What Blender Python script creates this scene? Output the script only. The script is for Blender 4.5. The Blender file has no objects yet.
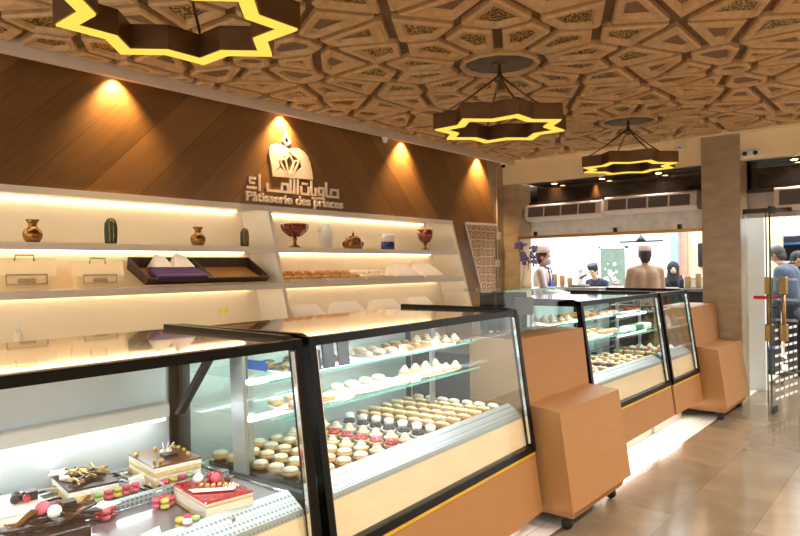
import bpy, bmesh, math, random
from math import sin, cos, pi, radians, hypot, atan2
from mathutils import Vector, Matrix
random.seed(7)
S = bpy.context.scene
COL = S.collection

# ------------------------------------------------------------------ materials
def lin(c):
    return tuple(((v/255)/12.92 if v/255 <= .04045 else ((v/255+.055)/1.055)**2.4) for v in c) + (1,)
def newmat(name):
    m = bpy.data.materials.new(name); m.use_nodes = True
    nt = m.node_tree; nt.nodes.clear()
    out = nt.nodes.new('ShaderNodeOutputMaterial')
    return m, nt, out
def N(nt, t, **k):
    n = nt.nodes.new(t)
    for a, b in k.items():
        if a.startswith('i_'):
            n.inputs[a[2:].replace('_', ' ')].default_value = b
        else: setattr(n, a, b)
    return n
def L(nt, a, ao, b, bi): nt.links.new(a.outputs[ao], b.inputs[bi])
def mat(name, rgb, rough=.5, metal=0, var=.12, scale=8, bump=0, bscale=60, spec=.5, emit=0, ecol=None, stretch=(1,1,1), coat=0, sss=0):
    """principled with a noise mottling of its colour"""
    m, nt, out = newmat(name)
    p = N(nt, 'ShaderNodeBsdfPrincipled'); L(nt, p, 0, out, 0)
    p.inputs['Roughness'].default_value = rough; p.inputs['Metallic'].default_value = metal
    p.inputs['Specular IOR Level'].default_value = spec
    p.inputs['Coat Weight'].default_value = coat
    c = lin(rgb)
    tc = N(nt, 'ShaderNodeTexCoord'); mp = N(nt, 'ShaderNodeMapping'); mp.inputs['Scale'].default_value = stretch
    L(nt, tc, 'Object', mp, 0)
    nz = N(nt, 'ShaderNodeTexNoise'); nz.inputs['Scale'].default_value = scale; nz.inputs['Detail'].default_value = 4
    L(nt, mp, 0, nz, 'Vector')
    rp = N(nt, 'ShaderNodeValToRGB')
    a = tuple(v*(1-var) for v in c[:3])+(1,); b = tuple(min(1, v*(1+var)) for v in c[:3])+(1,)
    rp.color_ramp.elements[0].color = a; rp.color_ramp.elements[0].position = .3
    rp.color_ramp.elements[1].color = b; rp.color_ramp.elements[1].position = .7
    L(nt, nz, 0, rp, 0); L(nt, rp, 0, p, 'Base Color')
    if bump:
        n2 = N(nt, 'ShaderNodeTexNoise'); n2.inputs['Scale'].default_value = bscale
        L(nt, mp, 0, n2, 'Vector')
        bp = N(nt, 'ShaderNodeBump'); bp.inputs['Strength'].default_value = bump; bp.inputs['Distance'].default_value = .01
        L(nt, n2, 0, bp, 'Height'); L(nt, bp, 0, p, 'Normal')
    if emit:
        p.inputs['Emission Color'].default_value = lin(ecol or rgb); p.inputs['Emission Strength'].default_value = emit
    return m
def glass(name, tint=(249, 252, 251), refl=1.0, rough=.0):
    m, nt, out = newmat(name)
    tr = N(nt, 'ShaderNodeBsdfTransparent'); tr.inputs[0].default_value = lin(tint)
    gl = N(nt, 'ShaderNodeBsdfGlossy'); gl.inputs['Roughness'].default_value = rough
    gl.inputs['Color'].default_value = (refl, refl, refl, 1)
    fr = N(nt, 'ShaderNodeFresnel'); ge = N(nt, 'ShaderNodeNewGeometry')
    io = N(nt, 'ShaderNodeMapRange'); io.inputs['To Min'].default_value = 1.42; io.inputs['To Max'].default_value = 1/1.42   # thin sheet: same reflectance from both faces
    L(nt, ge, 'Backfacing', io, 0); L(nt, io, 0, fr, 0)
    hf = N(nt, 'ShaderNodeMath', operation='MULTIPLY'); L(nt, fr, 0, hf, 0); hf.inputs[1].default_value = .55
    mx = N(nt, 'ShaderNodeMixShader'); L(nt, hf, 0, mx, 0); L(nt, tr, 0, mx, 1); L(nt, gl, 0, mx, 2); L(nt, mx, 0, out, 0)
    return m
def emis(name, rgb, s):
    m, nt, out = newmat(name)
    e = N(nt, 'ShaderNodeEmission'); e.inputs[0].default_value = lin(rgb); e.inputs[1].default_value = s
    L(nt, e, 0, out, 0); return m

def wood_panels():
    """diagonal chevron boards on the left wall"""
    m, nt, out = newmat('walnut_boards')
    p = N(nt, 'ShaderNodeBsdfPrincipled', i_Roughness=.36); L(nt, p, 0, out, 0)
    tc = N(nt, 'ShaderNodeTexCoord'); sp = N(nt, 'ShaderNodeSeparateXYZ'); L(nt, tc, 'Object', sp, 0)
    d = N(nt, 'ShaderNodeMath', operation='SUBTRACT'); L(nt, sp, 'Y', d, 0); d.inputs[1].default_value = 3.9
    ab = N(nt, 'ShaderNodeMath', operation='ABSOLUTE'); L(nt, d, 0, ab, 0)
    neg = N(nt, 'ShaderNodeMath', operation='SUBTRACT'); L(nt, sp, 'Z', neg, 0); L(nt, ab, 0, neg, 1)   # for v
    u = N(nt, 'ShaderNodeMath', operation='ADD'); L(nt, sp, 'Z', u, 0); L(nt, ab, 0, u, 1)
    sc = N(nt, 'ShaderNodeMath', operation='MULTIPLY_ADD'); L(nt, u, 0, sc, 0); sc.inputs[1].default_value = 1/.40; sc.inputs[2].default_value = -2.72/.40+10
    fl = N(nt, 'ShaderNodeMath', operation='FLOOR'); L(nt, sc, 0, fl, 0)
    sgn = N(nt, 'ShaderNodeMath', operation='SIGN'); L(nt, d, 0, sgn, 0)
    add = N(nt, 'ShaderNodeMath', operation='MULTIPLY_ADD'); L(nt, sgn, 0, add, 0); add.inputs[1].default_value = 37.0; L(nt, fl, 0, add, 2)
    wn = N(nt, 'ShaderNodeTexWhiteNoise', noise_dimensions='1D'); L(nt, add, 0, wn, 'W')
    cb = N(nt, 'ShaderNodeCombineXYZ'); L(nt, u, 0, cb, 0); L(nt, neg, 0, cb, 1); L(nt, wn, 0, cb, 2)
    mp = N(nt, 'ShaderNodeMapping'); mp.inputs['Scale'].default_value = (34, 2.2, 30); L(nt, cb, 0, mp, 0)
    nz = N(nt, 'ShaderNodeTexNoise', i_Scale=1.0, i_Detail=6.0); L(nt, mp, 0, nz, 'Vector')
    mp2 = N(nt, 'ShaderNodeMapping'); mp2.inputs['Scale'].default_value = (3.2, 1.4, 30); L(nt, cb, 0, mp2, 0)
    nz2 = N(nt, 'ShaderNodeTexNoise', i_Scale=1.0, i_Detail=3.0); L(nt, mp2, 0, nz2, 'Vector')
    r = N(nt, 'ShaderNodeValToRGB'); r.color_ramp.elements[0].color = lin((84, 57, 27)); r.color_ramp.elements[1].color = lin((158, 112, 60))
    r.color_ramp.elements[0].position = .0; r.color_ramp.elements[1].position = 1
    mx = N(nt, 'ShaderNodeMath', operation='MULTIPLY_ADD'); L(nt, nz, 0, mx, 0); mx.inputs[1].default_value = .45
    w2 = N(nt, 'ShaderNodeMath', operation='MULTIPLY_ADD'); L(nt, wn, 0, w2, 0); w2.inputs[1].default_value = .6; 
    n3 = N(nt, 'ShaderNodeMath', operation='MULTIPLY'); L(nt, nz2, 0, n3, 0); n3.inputs[1].default_value = .3; L(nt, n3, 0, w2, 2)
    L(nt, w2, 0, mx, 2)
    sb = N(nt, 'ShaderNodeMath', operation='SUBTRACT'); L(nt, mx, 0, sb, 0); sb.inputs[1].default_value = .12
    L(nt, sb, 0, r, 0)
    fr = N(nt, 'ShaderNodeMath', operation='FRACT'); L(nt, sc, 0, fr, 0)
    lt = N(nt, 'ShaderNodeMath', operation='LESS_THAN'); L(nt, fr, 0, lt, 0); lt.inputs[1].default_value = .012
    mc = N(nt, 'ShaderNodeMix', data_type='RGBA'); L(nt, lt, 0, mc, 0); L(nt, r, 0, mc, 6); mc.inputs[7].default_value = lin((66, 42, 20))
    L(nt, mc, 2, p, 'Base Color')
    return m
def marble_floor(name, c1, c2, mortar, w, h, rough=.16):
    m, nt, out = newmat(name)
    p = N(nt, 'ShaderNodeBsdfPrincipled', i_Roughness=rough); L(nt, p, 0, out, 0)
    tc = N(nt, 'ShaderNodeTexCoord')
    mpr = N(nt, 'ShaderNodeMapping'); mpr.inputs['Rotation'].default_value = (0, 0, pi/2); L(nt, tc, 'Object', mpr, 0)
    br = N(nt, 'ShaderNodeTexBrick', offset=.5, squash=1); br.inputs['Scale'].default_value = 1
    br.inputs['Brick Width'].default_value = w; br.inputs['Row Height'].default_value = h
    br.inputs['Mortar Size'].default_value = .0025; br.inputs['Bias'].default_value = 0
    br.inputs['Color1'].default_value = lin(c1); br.inputs['Color2'].default_value = lin(c2); br.inputs['Mortar'].default_value = lin(mortar)
    L(nt, mpr, 0, br, 'Vector')
    nz = N(nt, 'ShaderNodeTexNoise', i_Scale=2.6, i_Detail=8.0, i_Distortion=1.2); L(nt, tc, 'Object', nz, 'Vector')
    r = N(nt, 'ShaderNodeValToRGB'); r.color_ramp.elements[0].color = (.55, .52, .5, 1); r.color_ramp.elements[1].color = (1.15, 1.15, 1.15, 1)
    r.color_ramp.elements[0].position = .3; r.color_ramp.elements[1].position = .7; L(nt, nz, 0, r, 0)
    mx = N(nt, 'ShaderNodeMix', data_type='RGBA', blend_type='MULTIPLY'); mx.inputs[0].default_value = .5
    L(nt, br, 0, mx, 6); L(nt, r, 0, mx, 7); L(nt, mx, 2, p, 'Base Color')
    return m
def gold_mesh():
    m, nt, out = newmat('gold_perforated')
    p = N(nt, 'ShaderNodeBsdfPrincipled', i_Roughness=.42); L(nt, p, 0, out, 0)
    tc = N(nt, 'ShaderNodeTexCoord')
    v = N(nt, 'ShaderNodeTexVoronoi', feature='F1'); v.inputs['Scale'].default_value = 62; L(nt, tc, 'Object', v, 'Vector')
    r = N(nt, 'ShaderNodeValToRGB'); r.color_ramp.elements[0].color = lin((232, 196, 96)); r.color_ramp.elements[1].color = lin((70, 46, 20))
    r.color_ramp.elements[0].position = .32; r.color_ramp.elements[1].position = .5
    L(nt, v, 0, r, 0); L(nt, r, 0, p, 'Base Color')
    r2 = N(nt, 'ShaderNodeValToRGB'); r2.color_ramp.elements[0].color = (.8,)*3+(1,); r2.color_ramp.elements[1].color = (0,)*3+(1,)
    r2.color_ramp.elements[0].position = .32; r2.color_ramp.elements[1].position = .5
    L(nt, v, 0, r2, 0); L(nt, r2, 0, p, 'Metallic')
    bp = N(nt, 'ShaderNodeBump', i_Strength=.6, i_Distance=.006, invert=True); L(nt, v, 0, bp, 'Height'); L(nt, bp, 0, p, 'Normal')
    return m
def dotted(name, base, hole, scale, rough=.3, metal=.7, thr=.33, glow=0):
    """regular round pattern (perforated sheet, woven cane, tile rosettes)"""
    m, nt, out = newmat(name)
    p = N(nt, 'ShaderNodeBsdfPrincipled', i_Roughness=rough, i_Metallic=metal); L(nt, p, 0, out, 0)
    tc = N(nt, 'ShaderNodeTexCoord'); v = N(nt, 'ShaderNodeTexVoronoi', feature='F1'); v.inputs['Randomness'].default_value = 0
    v.inputs['Scale'].default_value = scale; L(nt, tc, 'Object', v, 'Vector')
    r = N(nt, 'ShaderNodeValToRGB'); r.color_ramp.elements[0].color = lin(hole); r.color_ramp.elements[1].color = lin(base)
    r.color_ramp.elements[0].position = thr; r.color_ramp.elements[1].position = thr+.06
    L(nt, v, 0, r, 0); L(nt, r, 0, p, 'Base Color'); return m
def lattice():
    m, nt, out = newmat('carved_lattice')
    p = N(nt, 'ShaderNodeBsdfPrincipled', i_Roughness=.5); L(nt, p, 0, out, 0)
    tc = N(nt, 'ShaderNodeTexCoord'); v = N(nt, 'ShaderNodeTexVoronoi', feature='DISTANCE_TO_EDGE'); v.inputs['Randomness'].default_value = .25
    v.inputs['Scale'].default_value = 9; L(nt, tc, 'Object', v, 'Vector')
    r = N(nt, 'ShaderNodeValToRGB'); r.color_ramp.interpolation = 'CONSTANT'
    e = r.color_ramp.elements; e[0].color = lin((222, 200, 172)); e[1].color = lin((176, 134, 98)); e[1].position = .1
    x = e.new(.28); x.color = lin((214, 188, 158)); x = e.new(.38); x.color = lin((184, 144, 108))
    L(nt, v, 0, r, 0); L(nt, r, 0, p, 'Base Color')
    bp = N(nt, 'ShaderNodeBump', i_Strength=.4, i_Distance=.01); L(nt, v, 0, bp, 'Height'); L(nt, bp, 0, p, 'Normal')
    return m

M = dict(
 boards=wood_panels(), floor=marble_floor('beige_marble', (134,116,94), (118,101,81), (106,88,70), 1.15, .42),
 wfloor=marble_floor('white_marble', (236,234,230), (228,226,222), (170,160,150), 1.2, .6, .3),
 gold=gold_mesh(), plaster=mat('ceiling_strap', (112,82,48), .62, var=.2, scale=14, bump=.3, bscale=70),
 frame=mat('ceiling_frame', (196,160,114), .55, var=.14, scale=20, bump=.2, bscale=60),
 cell=mat('ceiling_panel', (126,98,68), .6, var=.3, scale=55, bump=.5, bscale=120),
 disc=mat('ceiling_medallion', (96,88,76), .55, var=.35, scale=9, bump=.3),
 white=mat('white_lacquer', (226,219,208), .32, var=.03), cream=mat('cream_paint', (222,198,160), .6, var=.04, scale=3),
 niche=mat('niche_back', (236,224,204), .6, var=.03, scale=2),
 fascia=mat('fascia_white', (214,198,180), .5, var=.03),
 tan=mat('tan_marble', (172,152,124), .3, var=.14, scale=5, stretch=(1,1,2.5)),
 beam=mat('beam_cream', (250,232,190), .35, var=.05, scale=3),
 panel=mat('beech_laminate', (160,116,72), .5, var=.04, scale=5, stretch=(8,1,8), spec=.25),
 apron=mat('light_apron', (250,220,184), .45, var=.05, scale=5, stretch=(6,1,6)),
 black=mat('black_metal', (8,8,8), .3, var=.1, spec=.2), matt=mat('matt_black', (22,21,21), .55, var=.1),
 rubber=mat('rubber', (12,12,12), .6), chrome=mat('chrome', (225,228,230), .12, 1, var=.03),
 steel=mat('brushed_steel', (190,196,198), .3, .9, var=.07, scale=4, stretch=(1,12,12)),
 steelw=mat('pale_steel', (208,214,214), .35, .45, var=.05, scale=4),
 brass=mat('brass', (176,142,84), .32, .95, var=.1), bronze=mat('bronze_panel', (120,96,70), .32, .8, var=.3, scale=4),
 bar=mat('dark_bronze', (58,42,26), .3, .6, var=.2), goldp=mat('gold_trim', (214,168,40), .4, .3),
 glass=glass('clear_glass'), eglass=glass('green_edge_glass', (240,250,246)), door=glass('door_glass', (244,248,248)),
 gedge=mat('glass_edge', (110,190,168), .15, var=.1), dedge=mat('door_glass_edge', (58,84,78), .15),
 top=mat('case_top', (186,160,130), .1, .2, var=.08, scale=3, spec=1, coat=1),
 dglass=mat('dark_glass', (18,16,14), .06, var=.1, spec=.8, coat=.5),
 led=emis('led_white', (246,250,255), 26), ledw=emis('led_warm', (255,224,176), 7), ledf=emis('led_front_fill', (255,236,204), 7), ring=emis('lamp_yellow', (255,212,84), .82),
 ledt=emis('led_tier', (246,250,255), 9), ledm=emis('led_soft', (246,250,255), 8), spot=emis('spot_lamp', (255,205,140), 25), under=emis('led_under', (255,248,238), 24),
 grille=dotted('perforated_steel', (176,180,180), (120,126,128), 60, .4, .35), 
 gold2=mat('gold_vase', (150,112,66), .22, .95, var=.3, scale=18, bump=.2), green=mat('green_glaze', (52,78,46), .2, var=.4, scale=20),
 red=mat('ruby_glass', (128,24,14), .12, var=.2, coat=1), wporc=mat('white_porcelain', (228,224,220), .18, var=.03, coat=.6),
 blue=mat('blue_glaze', (30,42,110), .2, var=.3, scale=25), wick=dotted('woven_cane', (176,124,66), (84,52,24), 60, .7, 0, .3),
 wickd=mat('dark_wicker', (56,36,20), .6, var=.35, scale=60, bump=.6), purple=mat('purple_cloth', (72,40,96), .7),
 napkin=mat('paper_napkin', (238,226,216), .8, var=.03), paperbag=mat('cream_paper', (236,214,176), .75, var=.06, scale=3),
 print=mat('bag_print', (176,150,112), .75, var=.2, scale=30), yellow=mat('yellow_note', (240,232,90), .6),
 pastry=mat('baked_pastry', (206,150,84), .6, var=.45, scale=26, bump=.6, bscale=70), pastryw=mat('sugared_pastry', (240,222,196), .6, var=.12, scale=30, bump=.4),
 traym=mat('tray_metal', (150,150,152), .3, .8), trayd=mat('dark_tray', (50,48,50), .2, .4, var=.1, coat=.6), plate=mat('white_plate', (240,240,240), .2),
 tray2=mat('grey_board', (150,142,144), .2, .3, var=.05, coat=.5),
 choc=mat('chocolate', (58,36,26), .35, var=.3, scale=40, bump=.3), chocm=mat('milk_chocolate', (122,76,40), .28, var=.08, coat=.4),
 sponge=mat('sponge_cake', (226,190,130), .7, var=.15, scale=50, bump=.3), cream2=mat('whipped_cream', (246,240,226), .5, var=.03),
 redgel=mat('red_glaze', (176,22,34), .12, var=.25, scale=14, coat=1), pink=mat('pink_macaron', (226,94,112), .6, var=.1),
 yel=mat('yellow_macaron', (232,206,96), .6, var=.1), gpearl=mat('gold_pearl', (214,176,96), .3, .7), lime=mat('pale_green_macaron', (190,206,140), .6),
 eclair=mat('custard_slice', (250,222,166), .55, var=.22, scale=24, bump=.3), case=mat('paper_case', (246,240,232), .7),
 logo=mat('logo_ivory', (244,226,204), .4, var=.02), hole=mat('hole_walnut', (96,58,26), .5),
 skin=mat('skin', (176,120,88), .5, var=.06), skinl=mat('skin_light', (222,178,150), .5, var=.05), hair=mat('black_hair', (18,14,12), .6, var=.3, scale=60),
 hgrey=mat('grey_hair', (70,66,64), .6, var=.3, scale=60), eye=mat('eye_dark', (20,14,12), .2), lip=mat('lip', (150,70,66), .5),
 jacket=mat('beige_jacket', (150,124,98), .8, var=.08), chefw=mat('chef_white', (178,168,164), .75, var=.04), capw=mat('cap_white', (196,172,164), .75, var=.02),
 apron2=mat('blue_apron', (26,54,130), .7), mask=mat('face_mask', (170,172,178), .8), trouser=mat('dark_trousers', (34,34,42), .8),
 scarf=mat('black_scarf', (20,20,24), .85), navy=mat('navy_jacket', (34,42,66), .8), bluej=mat('pale_blue_jacket', (82,92,114), .8),
 flower=mat('purple_petals', (136,112,172), .7, var=.3, scale=30), stem=mat('green_stem', (88,104,62), .7), 
 board=mat('green_chalkboard', (92,112,100), .7, var=.15), chalk=mat('chalk', (210,220,205), .8), wallw=mat('white_wall', (222,222,224), .7, var=.02),
 wallp=mat('pink_pier', (210,140,120), .7), wallg=mat('blue_grey_pier', (130,160,180), .4), tv=mat('screen_black', (16,20,26), .2),
 acm=mat('white_plastic', (214,200,192), .45, var=.03), acg=mat('vent_mesh', (92,86,84), .5, var=.2, scale=90), redt=mat('red_tape', (214,30,34), .6),
 cup=mat('gold_paper_cup', (190,160,112), .5, var=.1), frost=mat('frosted_film', (214,220,224), .6), lamp=mat('lamp_plastic', (230,232,236), .4),
 pos=mat('grey_plastic', (96,90,82), .45), screen=mat('blue_display', (30,60,110), .3, emit=.3, ecol=(60,120,200)), label=mat('slate_label', (66,66,72), .6, var=.2, scale=30), card=mat('white_card', (244,242,238), .6),
 bottle=mat('translucent_bottle', (236,224,196), .3), amber=mat('amber', (120,70,30), .3), rpack=mat('red_pack', (180,40,40), .5), bpack=mat('blue_pack', (50,90,150), .5), gpack=mat('green_pack', (60,130,80), .5),
)

# ------------------------------------------------------------------ mesh builder
class MB:
    def __init__(s): s.v = []; s.f = []; s.sm = []
    def add(s, vs, fs, smooth=False, mtx=None):
        o = len(s.v)
        s.v += [tuple(mtx @ Vector(p)) if mtx else tuple(p) for p in vs]
        s.f += [[o+i for i in f] for f in fs]; s.sm += [smooth]*len(fs); return s
    def box(s, x0, x1, y0, y1, z0, z1, mtx=None, bev=0):
        if bev > 0:
            b = min(bev, (x1-x0)/2.2, (y1-y0)/2.2, (z1-z0)/2.2); vs = []; 
            for z, e in ((z0, b), (z0+b, 0), (z1-b, 0), (z1, b)):
                k = b
                vs += [(x0+e+k,y0+e,z),(x1-e-k,y0+e,z),(x1-e,y0+e+k,z),(x1-e,y1-e-k,z),(x1-e-k,y1-e,z),(x0+e+k,y1-e,z),(x0+e,y1-e-k,z),(x0+e,y0+e+k,z)] if e == 0 else \
                      [(x0+e+k*.3,y0+e,z),(x1-e-k*.3,y0+e,z),(x1-e,y0+e+k*.3,z),(x1-e,y1-e-k*.3,z),(x1-e-k*.3,y1-e,z),(x0+e+k*.3,y1-e,z),(x0+e,y1-e-k*.3,z),(x0+e,y0+e+k*.3,z)]
            fs = [list(range(7, -1, -1)), list(range(24, 32))]
            for r in range(3):
                for i in range(8):
                    j = (i+1) % 8; fs.append([r*8+i, r*8+j, r*8+8+j, r*8+8+i])
            return s.add(vs, fs, False, mtx)
        vs = [(x0,y0,z0),(x1,y0,z0),(x1,y1,z0),(x0,y1,z0),(x0,y0,z1),(x1,y0,z1),(x1,y1,z1),(x0,y1,z1)]
        return s.add(vs, [[3,2,1,0],[4,5,6,7],[0,1,5,4],[1,2,6,5],[2,3,7,6],[3,0,4,7]], False, mtx)
    def prism(s, poly, axis, a, b, mtx=None):
        """poly: 2-D outline; axis x -> (y,z), y -> (x,z), z -> (x,y)"""
        n = len(poly)
        def P(p, t):
            return (t, p[0], p[1]) if axis == 'x' else ((p[0], t, p[1]) if axis == 'y' else (p[0], p[1], t))
        vs = [P(p, a) for p in poly]+[P(p, b) for p in poly]
        fs = [list(range(n)), list(range(2*n-1, n-1, -1))]+[[i, n+i, n+(i+1) % n, (i+1) % n] for i in range(n)]
        return s.add(vs, fs, False, mtx)
    def lathe(s, prof, c=(0,0,0), seg=20, mtx=None, sx=1, sy=1):
        vs = []; fs = []
        for r, z in prof:
            for i in range(seg):
                a = 2*pi*i/seg; vs.append((c[0]+sx*r*cos(a), c[1]+sy*r*sin(a), c[2]+z))
        for k in range(len(prof)-1):
            for i in range(seg):
                j = (i+1) % seg; fs.append([k*seg+i, k*seg+j, (k+1)*seg+j, (k+1)*seg+i])
        fs.append([i for i in range(seg-1, -1, -1)]); fs.append([(len(prof)-1)*seg+i for i in range(seg)])
        return s.add(vs, fs, True, mtx)
    def cyl(s, c, r, h, seg=16, mtx=None): return s.lathe([(r, 0), (r, h)], c, seg, mtx)
    def ball(s, c, r, seg=12, rings=8, sc=(1,1,1), mtx=None, jit=0):
        vs = []; fs = []
        for k in range(rings+1):
            t = pi*k/rings
            for i in range(seg):
                a = 2*pi*i/seg; q = 1+(random.uniform(-jit, jit) if 0 < k < rings else 0)
                vs.append((c[0]+r*sc[0]*sin(t)*cos(a)*q, c[1]+r*sc[1]*sin(t)*sin(a)*q, c[2]-r*sc[2]*cos(t)*q))
        for k in range(rings):
            for i in range(seg):
                j = (i+1) % seg; fs.append([k*seg+i, k*seg+j, (k+1)*seg+j, (k+1)*seg+i])
        return s.add(vs, fs, True, mtx)
    def tube(s, pts, r, seg=8, r2=None):
        pts = [Vector(p) for p in pts]; vs = []; fs = []; n = len(pts)
        for k, p in enumerate(pts):
            d = (pts[min(k+1, n-1)]-pts[max(k-1, 0)]).normalized()
            u = d.cross(Vector((0, 0, 1)) if abs(d.z) < .9 else Vector((1, 0, 0))).normalized(); w = d.cross(u)
            rr = r if r2 is None else r+(r2-r)*k/(n-1)
            for i in range(seg):
                a = 2*pi*i/seg; vs.append(tuple(p+u*cos(a)*rr+w*sin(a)*rr))
        for k in range(n-1):
            for i in range(seg):
                j = (i+1) % seg; fs.append([k*seg+i, k*seg+j, (k+1)*seg+j, (k+1)*seg+i])
        fs.append(list(range(seg))[::-1]); fs.append([(n-1)*seg+i for i in range(seg)])
        return s.add(vs, fs, True)
    def build(s, name, m, parent=None, loc=None):
        me = bpy.data.meshes.new(name); me.from_pydata(s.v, [], s.f); me.polygons.foreach_set('use_smooth', s.sm)
        ms = m if isinstance(m, (list, tuple)) else [m]
        for x in ms: me.materials.append(M[x] if isinstance(x, str) else x)
        bm = bmesh.new(); bm.from_mesh(me); bmesh.ops.recalc_face_normals(bm, faces=bm.faces); bm.to_mesh(me); bm.free()
        o = bpy.data.objects.new(name, me); COL.objects.link(o)
        if parent: o.parent = parent
        if loc: o.location = loc
        return o
def tag(o, label=None, cat=None, group=None, kind=None):
    if label: o['label'] = label
    if cat: o['category'] = cat
    if group: o['group'] = group
    if kind: o['kind'] = kind
    return o
def thing(name, label, cat, loc=(0,0,0), rz=0, group=None):
    o = bpy.data.objects.new(name, None); COL.objects.link(o); o.empty_display_size = .1
    o.location = loc; o.rotation_euler = (0, 0, rz); return tag(o, label, cat, group)
def struct(o): o['kind'] = 'structure'; return o
def copy_tree(o, loc, rz=None, label=None, group=None):
    def cp(x, par):
        c = x.copy(); COL.objects.link(c); c.parent = par
        for ch in [k for k in bpy.data.objects if k.parent == x and k != c]: kids.append((ch, c))
        return c
    kids = []; root = cp(o, None)
    while kids:
        ch, p = kids.pop(0); cp(ch, p)
    root.location = loc
    if rz is not None: root.rotation_euler = (0, 0, rz)
    if label: root['label'] = label
    if group: root['group'] = group
    return root

# ------------------------------------------------------------------ camera
cam = bpy.data.cameras.new('camera'); co = bpy.data.objects.new('camera', cam); COL.objects.link(co)
cam.sensor_width = 36; cam.lens = 650*36/800; cam.clip_start = .02
yaw, roll = radians(39.94), radians(-.774)
F = Vector((-sin(yaw), cos(yaw), 0)); R0 = Vector((cos(yaw), sin(yaw), 0)); U0 = Vector((0, 0, 1))
R = R0*cos(roll)+U0*sin(roll); U = -R0*sin(roll)+U0*cos(roll)
mw = Matrix((R, U, -F)).transposed().to_4x4(); mw.translation = (0, 0, 1.5)
co.matrix_world = mw; S.camera = co

# ------------------------------------------------------------------ room shell
W = -4.53; CZ = 2.95; FY = 7.65
struct(MB().box(-1.70, 3.2, -2.6, 16, -.06, 0).build('floor', 'floor'))
struct(MB().box(-5.2, -1.70, -2.6, FY, -.06, .002).build('floor_counter', 'wfloor'))
struct(MB().box(-9.5, -1.70, FY, 16, -.06, 0).build('floor_outside', 'wfloor'))
struct(MB().box(W-.55, W-.45, -2.6, FY, 0, 3.05).build('wall_left', 'cream'))
struct(MB().box(3.2, 3.3, -2.6, FY, 0, 3.05).build('wall_right', 'cream'))
struct(MB().box(-5.2, 3.3, -2.6, 8.1, 3.02, 3.1).build('ceiling_slab', 'cream'))
# boarded wall above the shelving, with the slanted strip beside it
poly = [(-2.6, 2.062), (6.40, 2.062), (6.82, .93), (7.13, .93), (6.68, 2.05), (7.38, 2.06), (7.14, 3.0), (-2.6, 3.0)]
struct(MB().prism(poly, 'x', W-.04, W).build('wall_boards', 'boards'))
struct(MB().box(W-.45, W-.04, 6.85, FY+.1, 0, 3.02).build('wall_return', 'tan'))
struct(MB().prism([(6.70, 2.04), (7.40, 2.05), (7.40, .9), (7.14, .9)], 'x', W-.04, W-.025).build('wall_lattice', lattice()))
M['lat'] = bpy.data.materials['carved_lattice']
struct(MB().prism([(6.66, 2.055), (7.40, 2.065), (7.40, 2.04), (6.69, 2.03)], 'x', W-.04, W+.01).build('trim_1', 'white'))
struct(MB().prism([(6.66, 2.04), (6.68, 2.04), (7.16, .9), (7.13, .9)], 'x', W-.04, W+.01).build('trim_2', 'white'))
# fascia of the light cove
struct(MB().box(W+.13, W+.17, -2.6, FY-.02, 2.842, 2.97).box(W-.04, W+.13, -2.6, FY-.02, 2.955, 2.97).build('trim_3', 'fascia'))
# beam and facade
struct(MB().box(-5.0, 3.3, FY, FY+.12, 2.60, 3.02).box(-5.0, 3.3, FY-.05, FY, 2.885, 2.95).build('wall_beam', 'beam'))
struct(MB().box(-4.31, 3.3, FY+.12, FY+.5, 2.60, 2.63).build('ceiling_soffit', 'bar'))
struct(MB().box(-4.75, -4.32, FY, FY+.3, 0, 2.6).build('wall_pier', 'tan'))
struct(MB().box(-2.04, -1.655, FY-.03, FY+.3, 0, CZ).build('wall_column', 'tan'))
struct(MB().box(-4.7, -1.9, FY+.4, FY+.43, 2.36, 2.60).box(-1.9, 1.5, FY+.4, FY+.43, 2.3, 2.60).build('window_1', 'dglass'))
struct(MB().box(-4.42, -2.04, FY+.26, FY+.44, 2.31, 2.36).box(-1.655, 1.5, FY+.26, FY+.44, 2.27, 2.31).build('trim_4', 'bar'))
struct(MB().box(-4.7, -1.9, FY+.36, FY+.4, 1.90, 2.36).build('window_2', 'card'))
struct(MB().box(-1.9, 3.2, FY+.36, FY+.4, 2.0, 2.31).build('window_3', 'acm'))
struct(MB().box(-4.31, -2.04, FY, FY+.2, 0, 1.02).build('wall_low', 'bar'))
rail = tag(MB().box(-4.34, -2.03, FY-.03, FY, 1.86, 1.895).build('brass_rail', 'brass'), 'long brass rail across the top of the bright opening to the hall', 'rail')
for x in (-4.08, -3.02, -2.28): MB().box(x-.02, x+.02, FY-.032, FY+.002, 1.895, 1.95).build('clamp', 'bar', rail)

for i, x in enumerate((-3.95, -3.3, -2.6, -1.2)):
    d = thing('soffit_downlight', 'small round downlight in the dark soffit, %s from the left' % ['first', 'second', 'third', 'last, over the door,'][i], 'downlight', (x, FY+.28, 2.588), 0, 'downlights in the soffit')
    MB().cyl((0, 0, 0), .045, .012).build('rim', 'brass', d); MB().cyl((0, 0, -.003), .032, .004).build('lens', 'spot', d)
    l = bpy.data.lights.new('spot', 'SPOT'); l.energy = 14; l.color = (1, .9, .78); l.spot_size = radians(130); l.spot_blend = .8; l.shadow_soft_size = .03
    lo = bpy.data.objects.new('spot', l); COL.objects.link(lo); lo.location = (x, FY+.24, 2.57); lo.rotation_euler = (radians(10), 0, 0)

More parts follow.
